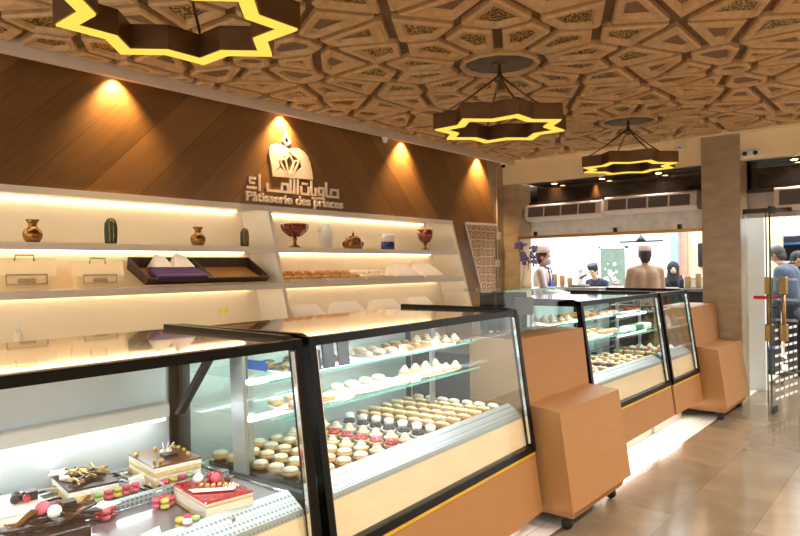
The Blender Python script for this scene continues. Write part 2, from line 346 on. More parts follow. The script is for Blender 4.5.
# ------------------------------------------------------------------ carved ceiling
def clip(poly, px, py, nx, ny):
    out = []; n = len(poly)
    for i in range(n):
        a = poly[i]; b = poly[(i+1) % n]
        da = (a[0]-px)*nx+(a[1]-py)*ny; db = (b[0]-px)*nx+(b[1]-py)*ny
        if da <= 0: out.append(a)
        if da*db < 0:
            t = da/(da-db); out.append((a[0]+(b[0]-a[0])*t, a[1]+(b[1]-a[1])*t))
    return out
def inset(poly, d):
    n = len(poly); q = poly
    for i in range(n):
        a = poly[i]; b = poly[(i+1) % n]; dx, dy = b[0]-a[0], b[1]-a[1]; l = hypot(dx, dy)
        if l < 1e-6: continue
        nx, ny = dy/l, -dx/l
        q = clip(q, a[0]-nx*d, a[1]-ny*d, nx, ny)
        if len(q) < 3: return None
    return q
def area(p): return sum(p[i][0]*p[(i+1) % len(p)][1]-p[(i+1) % len(p)][0]*p[i][1] for i in range(len(p)))/2
PER = 2.42; CX, CY0 = -2.38, 1.54
seeds = [(0, 0, 'c')]
for k in range(12): a = 2*pi*(k+.5)/12; seeds.append((.60*cos(a), .60*sin(a), 'g'))
for k in range(12): a = 2*pi*k/12; seeds.append((.90*cos(a), .90*sin(a), 'g'))
H = PER/2
def inq(x, y): return -H+1e-3 < x < H-1e-3 and -H+1e-3 < y < H-1e-3
for k in range(12):
    a = 2*pi*(k+.5)/12; x, y = 1.13*cos(a), 1.13*sin(a)
    if inq(x, y): seeds.append((x, y, 'p'))
for (sx, sy) in ((1,1),(1,-1),(-1,1),(-1,-1)):
    for a in (0, 45, 90):
        a = radians(a)
        x, y = sx*(H-.30*cos(a)), sy*(H-.30*sin(a))
        if abs(x) < H-.001 and abs(y) < H-.001: seeds.append((x, y, 'p'))
        elif (a == 0 and sy > 0) : seeds.append((x, H, 'p'))
        elif (a > 1.5 and sx > 0): seeds.append((H, y, 'p'))
seeds.append((H, H, 'c2'))
cells = []
allp = [(x+i*PER, y+j*PER) for (x, y, t) in seeds for i in (-1, 0, 1) for j in (-1, 0, 1)]
for (x, y, t) in seeds:
    poly = [(x-1, y-1), (x+1, y-1), (x+1, y+1), (x-1, y+1)]
    for (u, v) in allp:
        d = hypot(u-x, v-y)
        if 1e-4 < d < 1.6:
            w = .5
            poly = clip(poly, x+(u-x)*w, y+(v-y)*w, (u-x)/d, (v-y)/d)
            if len(poly) < 3: break
    if len(poly) >= 3:
        q = [poly[0]]
        for p in poly[1:]:
            if hypot(p[0]-q[-1][0], p[1]-q[-1][1]) > .012: q.append(p)
        if hypot(q[0][0]-q[-1][0], q[0][1]-q[-1][1]) < .012: q.pop()
        cells.append((q, t))
cm, cf, cg, cp, cd = MB(), MB(), MB(), MB(), MB()
X0, X1, Y0, Y1 = W+.17, 3.2, -2.6, FY-.05
for i in range(-2, 4):
    for j in range(-3, 4):
        for q, t in cells:
            p = [(x+CX+i*PER, y+CY0+j*PER) for x, y in q]
            for c_ in ((X0,0,-1,0),(X1,0,1,0),(0,Y0,0,-1),(0,Y1,0,1)):
                p = clip(p, *c_)
                if len(p) < 3: break
            if len(p) < 3 or area(p) < .006: continue
            if area(p) < 0: p = p[::-1]
            o1 = inset(p, .030)
            if not o1 or area(o1) < .002: continue
            if t == 'c':
                pass
            n = len(o1); gx = sum(v[0] for v in o1)/n; gy = sum(v[1] for v in o1)/n
            inr = min(abs((o1[(k+1) % n][0]-o1[k][0])*(gy-o1[k][1])-(o1[(k+1) % n][1]-o1[k][1])*(gx-o1[k][0]))/max(1e-6, hypot(o1[(k+1) % n][0]-o1[k][0], o1[(k+1) % n][1]-o1[k][1])) for k in range(n))
            wd = min(.05, inr*.6) if t != 'c' else .035
            def shr(d): f_ = 1-d/max(inr, .02); return [(gx+(v[0]-gx)*f_, gy+(v[1]-gy)*f_) for v in o1]
            o2, o3, o4 = shr(.010), shr(wd*.75), shr(wd); zb = 2.90
            vs = [(x, y, 2.985) for x, y in o1]+[(x, y, zb+.012) for x, y in o1]+[(x, y, zb) for x, y in o2]+[(x, y, zb+.004) for x, y in o3]+[(x, y, 2.93) for x, y in o4]
            fs = []
            for r in range(4):
                for k in range(n): fs.append([r*n+k, r*n+(k+1) % n, (r+1)*n+(k+1) % n, (r+1)*n+k])
            cf.add(vs, fs)
            (cg if t == 'g' else cp if t != 'c' else cd).add([(x, y, 2.927) for x, y in o4], [list(range(n))[::-1]])
struct(MB().box(W-.0, 3.2, -2.6, FY, 2.945, 3.02).build('ceiling', 'plaster'))
struct(cf.build('ceiling_mouldings', 'frame')); struct(cg.build('ceiling_gold_panels', 'gold'))
struct(cp.build('ceiling_carved_panels', 'cell')); struct(cd.build('ceiling_medallions', 'disc'))

# ------------------------------------------------------------------ chandeliers
def star(Rr, k=.765):
    return [(Rr*(1 if i % 2 == 0 else k)*cos(pi*i/8), Rr*(1 if i % 2 == 0 else k)*sin(pi*i/8)) for i in range(16)]
def ringwall(mb, a, b, z0, z1):
    n = len(a); vs = [(x, y, z0) for x, y in a]+[(x, y, z1) for x, y in a]+[(x, y, z0) for x, y in b]+[(x, y, z1) for x, y in b]; fs = []
    for i in range(n):
        j = (i+1) % n
        fs += [[i, j, n+j, n+i], [2*n+i, 3*n+i, 3*n+j, 2*n+j], [n+i, n+j, 3*n+j, 3*n+i], [i, 2*n+i, 2*n+j, j]]
    mb.add(vs, fs)
def chandelier(x, y, label):
    t = thing('star_chandelier', label, 'chandelier', (x, y, 2.45), 0, 'star chandeliers under the carved ceiling')
    mb = MB(); ringwall(mb, star(.475), star(.465), .012, .115); ringwall(mb, star(.385), star(.375), .012, .115); ringwall(mb, star(.475), star(.375), .108, .117)
    mb.build('bronze_housing', 'bronze', t)
    mb = MB(); ringwall(mb, star(.463), star(.387), .004, .02); mb.build('light_ring', 'ring', t)
    MB().tube([(0, 0, .36), (0, 0, .482)], .011).lathe([(.05, .47), (.05, .48)], (0,0,0), 16).build('stem', 'bronze', t)
    MB().lathe([(.01, .33), (.035, .35), (.045, .37), (.02, .39), (.012, .42)], (0,0,0), 12).build('hub', 'bronze', t)
    for k in range(8):
        if k % 2: continue
        a = pi*k/4+pi/4
        p = Vector((.42*cos(a), .42*sin(a), .112)); q = Vector((.03*cos(a), .03*sin(a), .37))
        MB().tube([q, q*.5+p*.5+Vector((0, 0, -.012)), p], .007, 6).build('hanging_rod', 'bronze', t)
    return t
chandelier(CX+.08, CY0-.13, 'glowing star chandelier nearest the camera, above the cake case')
chandelier(-2.38, 3.96, 'glowing star chandelier in the middle of the ceiling, second in the line')
chandelier(-2.38, 6.38, 'glowing star chandelier farthest away, by the beam near the column')

# ------------------------------------------------------------------ sign
def strokes(mb, pts, w, x0, x1):
    for q_, (a, b) in enumerate(zip(pts[:-1], pts[1:])):
        d = Vector((b[0]-a[0], b[1]-a[1])); l = d.length; d /= l; n = Vector((-d.y, d.x))*w/2; e = d*w/2
        a2 = Vector(a)-e; b2 = Vector(b)+e
        mb.prism([tuple(a2-n), tuple(b2-n), tuple(b2+n), tuple(a2+n)], 'x', x0, x1+.0006*(q_ % 3)+.0004*(int(abs(a[0])*1000) % 4))
sg = thing('shop_sign', 'ivory shop sign with crown emblem and lettering on the board wall', 'sign', (W, 0, 0))
k_ = .00192
def tx(x, h): return (3.40+(x-105)*k_, 2.195+h*k_*.80)
mb = MB()
for pts in ([(150,6),(108,6)], [(146,58),(118,58),(118,32),(140,32)], [(172,0),(172,78)], [(305,0),(215,0),(215,34)], [(300,0),(300,46),(336,46),(336,0),(300,0)],
            [(336,0),(352,0),(352,72)], [(352,90),(362,90)], [(376,0),(376,78)], [(352,2),(376,2)], [(398,0),(398,78)],
            [(420,40),(420,0),(466,0),(466,40)], [(430,62),(436,62)], [(450,62),(456,62)], [(484,78),(484,0),(512,0),(512,38)], [(490,-20),(496,-20)], [(508,-20),(514,-20)],
            [(532,-16),(564,-16),(564,46),(534,46),(534,6),(564,6)], [(584,80),(584,0),(612,0)], [(604,0),(664,0),(664,44),(616,44),(616,18)]):
    strokes(mb, [tx(*p) for p in pts], .021, 0.0, .012)
mb.build('arabic_lettering', 'logo', sg)
def word(body):
    cu = bpy.data.curves.new('txt', 'FONT'); cu.body = body; cu.size = .128; cu.extrude = .009; cu.offset = .0025; cu.space_character = 1.03
    to = bpy.data.objects.new('txt', cu); COL.objects.link(to); bpy.context.view_layer.update()
    me = bpy.data.meshes.new_from_object(to.evaluated_get(bpy.context.evaluated_depsgraph_get())); bpy.data.objects.remove(to)
    xs = [v.co.x for v in me.vertices]; return me, min(xs), max(xs)
wds = [word(b) for b in ('P\u00e2tisserie', 'des', 'princes')]; gap = .045
wd = sum(b-a for m_, a, b in wds)+2*gap; kx = 1.15/wd; cur = 3.385
for me, a, b in wds:
    lt = bpy.data.objects.new('latin_word', me); COL.objects.link(lt); me.materials.append(M['logo']); lt.parent = sg
    lt.matrix_local = Matrix(((0, 0, 1, .01), (1, 0, 0, cur-a*kx), (0, .88, 0, 2.092), (0, 0, 0, 1))) @ Matrix.Scale(kx, 4, (1, 0, 0))
    cur += (b-a+gap)*kx
def em(x, y): return (3.665+(x-270)*.00193, 2.325+(290-y+(x-270)*.04)*.00150)
def arc(cx, cy, rx, ry, a0, a1, n): return [(cx+rx*cos(radians(a0+(a1-a0)*i/n)), cy-ry*sin(radians(a0+(a1-a0)*i/n))) for i in range(n+1)]
mb = MB()
# crown emblem: two domed lobes joined on a base, a faceted star between them
lobeL = [em(*p) for p in [(276, 292), (268, 230), (256, 160), (258, 128), (272, 106), (300, 98), (340, 102), (372, 122), (372, 135), (356, 160), (318, 190), (314, 232), (286, 262)]]
lobeR = [em(*p) for p in [(520, 292), (516, 250), (504, 190), (488, 150), (464, 124), (430, 108), (396, 110), (374, 122), (374, 135), (396, 156), (432, 178), (450, 222), (470, 262)]]
base = [em(*p) for p in [(276, 292), (288, 262), (318, 238), (350, 262), (372, 246), (402, 262), (448, 222), (472, 262), (520, 292)]]
for q_, pl in enumerate((lobeL, lobeR, base)): mb.prism(pl, 'x', 0, .011+.0012*q_)
for a, b in (((314, 190), (350, 264)), ((372, 150), (350, 190)), ((350, 190), (364, 262)), ((372, 150), (400, 196)), ((400, 196), (384, 262)), ((434, 180), (398, 264)), ((318, 192), (352, 178)), ((434, 182), (398, 190))):
    strokes(mb, [em(*a), em(*b)], .016, 0, .0145)
strokes(mb, [em(*p) for p in ((352, 40), (340, 74), (358, 98), (378, 78), (362, 44), (348, 8))], .016, 0, .012)
mb.build('crown_emblem', 'logo', sg)

# cove spotlights
for i, y in enumerate((.75, 2.26, 3.78, 5.46, 6.96)):
    s = tag(MB().cyl((W+.065, y, 2.925), .032, .03).build('cove_spotlight', 'acm'),
            'small spotlight in the cove over the board wall, %s from camera' % ['first', 'second', 'third, above the crown,', 'fourth', 'fifth'][i], 'spotlight', 'spotlights in the wall cove')
    MB().cyl((W+.065, y, 2.921), .024, .004).build('bulb', 'spot', s)
    l = bpy.data.lights.new('spot', 'SPOT'); l.energy = 75; l.color = (1, .66, .33); l.spot_size = radians(96); l.spot_blend = .8; l.shadow_soft_size = .02
    lo = bpy.data.objects.new('spot', l); COL.objects.link(lo); lo.location = (W+.075, y, 2.91); lo.rotation_euler = (0, radians(12), 0)

# ------------------------------------------------------------------ shelving unit
un = thing('shelving_unit', 'white lit shelving unit built into the boarded wall', 'shelving', (0, 0, 0))
def ry(z): return 6.39+(2.03-z)*.382
MB().prism([(-1.5, .92), (ry(.92), .92), (ry(2.06), 2.06), (-1.5, 2.06)], 'x', W-.40, W-.38).build('back_panel', 'niche', un)
MB().prism([(-1.5, 2.03), (ry(2.03), 2.03), (ry(2.06), 2.06), (-1.5, 2.06)], 'x', W-.38, W+.012).box(W-.002, W+.012, -1.5, ry(2.03), 2.014, 2.03).build('top_board', 'white', un)
for z in (1.665, 1.345):
    MB().box(W-.38, W, -1.5, ry(z)-.0, z, z+.036).box(W-.012, W, -1.5, ry(z), z-.014, z).build('shelf', 'white', un)
MB().box(W-.38, W+.06, -1.5, ry(.95), .90, .945).build('shelf', 'white', un)
MB().prism([(ry(2.06)-.03, 2.06), (ry(2.06)+.005, 2.06), (ry(.9)+.005, .9), (ry(.9)-.03, .9)], 'x', W-.38, W+.014).build('side_panel', 'white', un)
for (y, dz) in ((3.63, .215),):
    MB().prism([(y-.02, 2.05), (y+.015, 2.05), (y+.265, .92), (y+.23, .92)], 'x', W-.38, W+.006).build('divider', 'white', un)
for z in (2.03, 1.665, 1.345):
    MB().box(W-.05, W-.03, -1.4, 3.55+(2.03-z)*.2, z-.006, z-.001).build('light_strip', 'ledf', un); MB().box(W-.05, W-.03, 3.78+(2.03-z)*.2, ry(z)-.1, z-.006, z-.001).build('light_strip', 'ledf', un)  # front strips are added fill for the shelf goods, hidden behind the lip
    MB().box(W-.372, W-.352, -1.4, 3.55+(2.03-z)*.2, z-.010, z-.001).build('light_strip', 'ledw', un)
    MB().box(W-.372, W-.352, 3.78+(2.03-z)*.2, ry(z)-.1, z-.008, z-.001).build('light_strip', 'ledw', un)

ZS1, ZS2, ZS3 = 1.702, 1.382, .946
def lth(name, prof, m, loc, label, cat, group=None, sx=1, sy=1, seg=24):
    return tag(MB().lathe(prof, (0,0,0), seg, None, sx, sy).build(name, m, None, loc), label, cat, group)
XV = W-.12
vase = [(.035,0),(.05,.005),(.068,.03),(.075,.06),(.066,.09),(.04,.115),(.03,.13),(.036,.15),(.052,.172),(.05,.175),(.028,.15),(.024,.13)]
for y, lb in ((1.75, 'round gold vase with flared neck, leftmost on the top shelf'), (3.0, 'round gold vase with flared neck, between the two green vases')):
    t = thing('gold_vase', lb, 'vase', (XV, y, ZS1), 0, 'gold vases on the top shelf')
    MB().lathe([(r*.82, z*.88) for r, z in vase]).build('body', 'gold2', t)
gv = [(.03,0),(.045,.006),(.05,.05),(.052,.11),(.046,.155),(.03,.178),(.012,.186)]
for y, lb, s in ((2.28, 'tall green ribbed vase with rounded top, left of the two', 1), (3.46, 'small dark green ribbed vase next to the unit divider', .85)):
    t = thing('green_vase', lb, 'vase', (XV, y, ZS1), 0, 'green vases on the top shelf')
    MB().lathe([(r*s*.78, z*s) for r, z in gv]).build('body', 'green', t)
    for k in range(10):
        a = 2*pi*k/10; MB().tube([(r*s*.80*cos(a), r*s*.80*sin(a), z*s) for r, z in gv[1:]], .0045, 5).build('rib', 'gold2' if k % 3 == 0 else 'green', t)
t = thing('footed_bowl', 'wide ruby and gold footed bowl beside the shelf divider', 'bowl', (XV, 4.03, ZS1))
MB().lathe([(.06,0),(.06,.008),(.02,.03),(.014,.06),(.022,.085),(.012,.1)]).build('foot', 'gold2', t)
MB().lathe([(.012,.098),(.06,.12),(.11,.165),(.128,.215),(.122,.215),(.1,.17),(.05,.13)]).build('bowl', 'red', t)
MB().lathe([(.126,.212),(.131,.218),(.126,.222),(.12,.218)]).build('rim', 'gold2', t)
for k in range(6):
    a = 2*pi*k/6; MB().tube([(r*1.02*cos(a), r*1.02*sin(a), z) for r, z in ((.03,.105),(.062,.12),(.112,.165),(.129,.212))], .007, 5).build('strap', 'gold2', t)
t = thing('white_jar', 'tall white porcelain jar with small side lugs', 'jar', (XV, 4.42, ZS1))
MB().lathe([(.06,0),(.068,.01),(.07,.17),(.064,.2),(.058,.21),(.062,.235),(.056,.238)]).build('body', 'wporc', t)
for s in (-1, 1): MB().tube([(0, s*.06, .21), (0, s*.084, .2), (0, s*.066, .16)], .008).build('lug', 'wporc', t)
t = thing('lidded_pot', 'low gold and dark red pot with domed lid and finial', 'pot', (XV, 4.81, ZS1))
MB().lathe([(.085,0),(.1,.01),(.098,.05),(.085,.08)]).build('body', 'gold2', t)
MB().lathe([(.088,.078),(.075,.115),(.04,.135),(.014,.142)]).build('lid', 'gold2', t)
MB().lathe([(.008,.14),(.016,.155),(.006,.17),(.003,.19)]).build('finial', 'gold2', t)
for k in range(8):
    a = 2*pi*k/8; MB().ball((.092*cos(a), .092*sin(a), .05), .026, 10, 6, (.5,1,1.1) if abs(cos(a)) > .7 else (1,.6,1.1)).build('ruby_panel', 'red', t)
t = thing('lidded_canister', 'round canister, white above and dark blue below, beside the domed pot', 'canister', (XV, 5.35, ZS1))
MB().lathe([(.072,0),(.075,.005),(.075,.085)]).build('base', 'blue', t)
MB().lathe([(.075,.085),(.075,.15),(.068,.165),(.02,.17)]).build('lid', 'wporc', t)
t = thing('ruby_goblet', 'ruby red goblet with gold foot at the right end of the top shelf', 'goblet', (XV, 6.02, ZS1))
MB().lathe([(.065,0),(.06,.01),(.02,.025),(.014,.05),(.028,.065),(.014,.08)]).build('foot', 'gold2', t)
MB().lathe([(.014,.078),(.06,.1),(.088,.15),(.098,.235),(.092,.235),(.08,.15),(.05,.11)], seg=12).build('cup', 'red', t)
MB().lathe([(.097,.232),(.101,.238),(.096,.243),(.09,.238)], seg=12).build('rim', 'gold2', t)

# second shelf: carrier bags
def bag(y0, y1, z1, label, folded):
    t = thing('paper_bag', label, 'bag', (W-.2, (y0+y1)/2, ZS2), 0, 'cream carrier bags on the middle shelf')
    w = (y1-y0)/2; h = z1-ZS2
    vs = [(-.05,-w*.72,0),(.05,-w*.72,0),(.05,w*.72,0),(-.05,w*.72,0),(-.008,-w,h),(.008,-w,h),(.008,w,h),(-.008,w,h),(.055,-w*.95,h*.45),(.055,w*.95,h*.45)]
    MB().add(vs, [[0,3,2,1],[4,5,6,7],[0,1,8,5,4],[3,7,6,9,2],[1,2,9,8],[8,9,6,5],[0,4,7,3]]).build('sack', 'paperbag', t)
    mb = MB()
    for (a, b) in (((-.45,.2),(.45,.2)), ((-.45,.5),(.45,.5)), ((-.45,.2),(-.45,.5)), ((.45,.2),(.45,.5)), ((-.2,.28),(.2,.28))):
        p = (.058, a[0]*w*1.4, a[1]*h); q = (.058, b[0]*w*1.4, b[1]*h); mb.tube([p, q], .003, 5)
    mb.box(.055, .0585, -w*.25, w*.25, h*.25, h*.38); mb.build('print', 'print', t)
    mb = MB(); mb.tube([(.012,-w*.3,h-.02),(.02,-w*.28,h+.02),(.02,w*.28,h+.02),(.012,w*.3,h-.02)], .006); mb.build('handle', 'print', t)
bag(1.52, 1.92, 1.60, 'cream paper carrier bag with printed square, at the far left of the middle shelf', 0)
bag(2.02, 2.40, 1.58, 'cream paper carrier bag with dark arch print, right of the first bag', 1)
# wicker trays
def wtray(y0, y1, label, full):
    t = thing('wicker_tray', label, 'tray', (W-.17, (y0+y1)/2, ZS2), 0, 'sloping wicker trays on the middle shelf')
    w = (y1-y0)/2
    t.rotation_euler = (0, radians(24), 0); t.location = (W-.17, (y0+y1)/2, ZS2+.078)
    MB().box(-.15, .15, -w+.02, w-.02, 0, .012).build('base', 'wick', t)
    mb = MB()
    mb.prism([(-.15,0),(-.14,0),(-.165,.09),(-.175,.09)], 'y', -w, w); mb.prism([(.15,0),(.14,0),(.165,.06),(.175,.06)], 'y', -w, w)
    for s in (-1, 1): mb.prism([(-.15,0),(.15,0),(.172,.06),(-.172,.09)], 'y', s*w-.008, s*w+.008)
    mb.build('rim', 'wickd', t)
    return t
wtray(2.50, 3.03, 'dark wicker tray holding napkins and a purple cloth', 1)
wtray(3.05, 3.62, 'empty woven wicker tray next to the unit divider', 0)
ob = tag(MB().box(-.03, .13, -.22, .22, 0, .05, bev=.01).build('folded_cloth', 'purple', None, (W-.12, 2.79, ZS2+.09)), 'folded purple cloth in the front of the left wicker tray', 'cloth'); ob.rotation_euler = (0, radians(24), 0)
for i, (y, s) in enumerate(((2.70, 1), (2.88, 1.15))):
    mb = MB(); mb.add([(-.06,-.07*s,0),(.06,-.07*s,0),(.06,.09*s,0),(-.06,.09*s,0),(0,-.03*s,.10*s),(.01,.05*s,.075)], [[0,3,2,1],[0,1,4],[1,2,5,4],[2,3,5],[3,0,4,5]])
    tag(mb.build('folded_napkin', 'napkin', None, (W-.20, y, ZS2+.15)), ['pointed white napkin at the left in the wicker tray', 'wide crumpled white napkin at the right in the wicker tray'][i], 'napkin', 'napkins in the wicker tray')
# trays of flat pastries on the middle shelf
def ptray(y0, y1, z, label, cat='tray', m='traym', X=W-.16, dx=.15):
    t = thing('pastry_tray', label, cat, (X, (y0+y1)/2, z), 0); w = (y1-y0)/2
    MB().box(-dx, dx, -w, w, 0, .008).build('base', m, t)
    mb = MB()
    for s in (-1, 1):
        mb.box(-dx, dx, s*w-.006, s*w+.006, .008, .028); mb.box(s*dx-.006, s*dx+.006, -w, w, .008, .028)
    mb.build('rim', m, t); return t
def lump(c, r, sc, m, label, cat, group, name='flatbread', jit=.16):
    return tag(MB().ball((0,0,r*sc[2]), r, 14, 8, sc, None, jit).build(name, m, None, c), label, cat, group)
spots = [(3.86, 4.34, 'white-rimmed tray of baked pastries beside the divider'), (4.36, 4.86, 'white-rimmed tray of golden folded pastries, second on the middle shelf'), (4.88, 5.40, 'tray of pale sugared pastries, third on the middle shelf'), (5.42, 5.86, 'tray with a draped paper bag, fourth on the middle shelf'), (5.88, 6.36, 'tray with a draped paper bag, last on the middle shelf')]
ords = ['first', 'second', 'third', 'fourth', 'fifth', 'sixth', 'seventh', 'eighth', 'ninth', 'tenth', 'eleventh', 'twelfth', 'thirteenth', 'fourteenth']
for i, (a, b, lb) in enumerate(spots):
    ptray(a+.01, b-.01, ZS2, lb, m='white')
    if i < 3:
        nm = ['seeded golden flatbread', 'folded golden pastry', 'pale sugared pastry'][i]
        q = 0
        for row in range(2):
            for k in range(4):
                y = a+.07+k*(b-a-.14)/3; 
                lump((W-.24+.13*row, y, ZS2+.009+(.0 if row else .02)), .062, (1.0, 1.05, .42 if row else .62), 'pastryw' if i == 2 else 'pastry',
                     '%s, %s from the left in the %s row' % (nm, ords[k], 'front' if row else 'back'), 'pastry', 'pastries on the %s shelf tray' % ords[i])
                q += 1
def pbag(y, z, s, label, X=W-.17, group='paper bags lying on the shelf trays'):
    mb = MB(); w = .2*s
    vs = [(.12,-w,0),(.12,w,0),(-.10,w,0),(-.10,-w,0),(.10,-w*.92,.025),(.10,w*.92,.025),(-.05,w*.55,.15*s),(-.05,-w*.75,.15*s),(-.10,w*.6,.13*s),(-.10,-w*.75,.13*s)]
    mb.add(vs, [[0,1,2,3],[0,4,5,1],[4,7,6,5],[7,9,8,6],[0,3,9,7,4],[1,5,6,8,2],[3,2,8,9]])
    tag(mb.build('paper_sleeve', 'napkin', None, (X, y, z)), label, 'paper bag', group)
pbag(5.64, ZS2+.03, .95, 'open white paper bag on the fourth shelf tray'); pbag(6.1, ZS2+.03, .95, 'open white paper bag on the tray at the right end of the shelf')
for i, y in enumerate((4.18, 4.75, 5.33, 5.93)):
    ptray(y-.26, y+.26, ZS3, 'steel tray on the lowest shelf, %s from the divider' % ords[i], X=W-.12)
    pbag(y, ZS3+.03, 1.25, 'open white paper bag on the lowest shelf, %s from the divider' % ords[i], X=W-.12, group='paper bags on the lowest shelf')
t = thing('squeeze_bottle', 'pale translucent squeeze bottle standing on the lowest shelf', 'bottle', (W-.08, 1.64, ZS3))
MB().lathe([(.032,0),(.034,.01),(.034,.14),(.028,.16),(.014,.172)]).build('body', 'bottle', t)
MB().lathe([(.014,.17),(.01,.19),(.004,.235)]).build('nozzle', 'wporc', t)
tag(MB().box(-.06, .06, -.08, .08, 0, .14, bev=.01).build('wicker_basket', 'wickd', None, (W-.1, 1.42, ZS3)), 'dark woven basket at the left edge behind the cake case', 'basket')
tag(MB().box(0, .004, -.035, .035, -.02, .02).box(.004, .006, -.03, .03, 0, .02).build('sticky_note', 'yellow', None, (W-.379, 3.42, 1.14)), 'small yellow note stuck on the niche back', 'note')
t = ptray(2.6, 3.2, ZS3+.02, 'long white tray on the lowest shelf behind the cake case', m='white', X=W-.1)

# wall fittings near the corner
pp = thing('cable_conduit', 'thin pale conduit running down the wall corner into a junction box', 'conduit', (W-.030, 7.47, 1.6))
MB().tube([(0, 0, -.5), (0, 0, 1.2)], .008).build('pipe', 'fascia', pp); MB().box(-.012, .03, -.05, .05, .26, .36, bev=.005).build('junction_box', 'acm', pp)
so = thing('wall_socket', 'double white wall socket below the junction box', 'socket', (W-.04, 7.44, 1.50))
MB().box(0, .012, -.09, .09, 0, .09, bev=.004).build('plate', 'lamp', so)
for s in (-1, 1): MB().lathe([(.026, 0), (.026, .003)], (0,0,0), 14, Matrix.Translation((.012, s*.045, .045)) @ Matrix.Rotation(pi/2, 4, 'Y')).build('outlet', 'acm', so)
def dome(loc, label, m='black', s=1):
    t = thing('security_camera', label, 'camera', loc)
    MB().cyl((0,0,-.02), .035*s, .02).build('mount', 'lamp', t); MB().ball((0,0,-.032), .028*s).build('dome', m, t)
dome((W+.15, 5.02, 2.842), 'small white dome detector under the cove fascia', 'lamp'); dome((W+.15, 7.35, 2.842), 'small black dome camera at the end of the cove')
t = thing('bullet_camera', 'white bullet camera on the beam left of the column', 'camera', (-2.24, FY, 2.80))
MB().box(-.02, .02, -.02, 0, -.02, .05).build('bracket', 'lamp', t); MB().box(-.045, .045, -.12, -.02, -.035, .02, bev=.01).build('body', 'lamp', t)
MB().cyl((0, -.122, -.008), .018, .004).build('lens', 'black', t)
t = thing('emergency_lamp', 'small white emergency lamp above the door beside the column', 'lamp', (-1.55, FY, 2.62))
MB().box(-.09, .09, -.05, 0, 0, .07, bev=.008).build('body', 'lamp', t)
for s in (-1, 1): MB().ball((s*.05, -.055, .035), .024).build('lamp_head', 'tv', t)
# air curtains
def acu(x0, x1, z0, z1, n, label, y=FY-.02):
    t = thing('air_curtain', label, 'air curtain', ((x0+x1)/2, y, z0), 0, 'white air curtain units above the openings'); w = (x1-x0)/2; h = z1-z0
    MB().prism([(0,.0),(-.15,.02),(-.19,.05),(-.17,h-.02),(-.12,h),(0,h)], 'x', -w, w).build('housing', 'acm', t) if False else \
    MB().prism([(.2,0),(.05,.0),(.0,.04),(.02,h-.02),(.05,h),(.2,h)], 'x', -w, w).build('housing', 'acm', t)
    for k in range(n):
        a = -w+.05+k*(2*w-.1)/n; b = a+(2*w-.1)/n-.02
        g = MB()
        g.add([(a, .0-.002, .05), (b, .0-.002, .05), (b, .016, h-.035), (a, .016, h-.035), (a, .05, .05), (b, .05, .05), (b, .05, h-.035), (a, .05, h-.035)],
              [[0,1,2,3],[4,7,6,5],[0,4,5,1],[2,6,7,3],[0,3,7,4],[1,5,6,2]]).build('vent_grille', 'acg', t)
acu(-4.28, -3.23, 2.10, 2.31, 4, 'long white air curtain above the opening, left unit', FY+.06)
acu(-3.19, -2.12, 2.12, 2.33, 4, 'long white air curtain above the opening, unit next to the column', FY+.06)
acu(-1.36, -.3, 2.05, 2.29, 2, 'white air curtain above the glass door at the right edge', FY+.06)

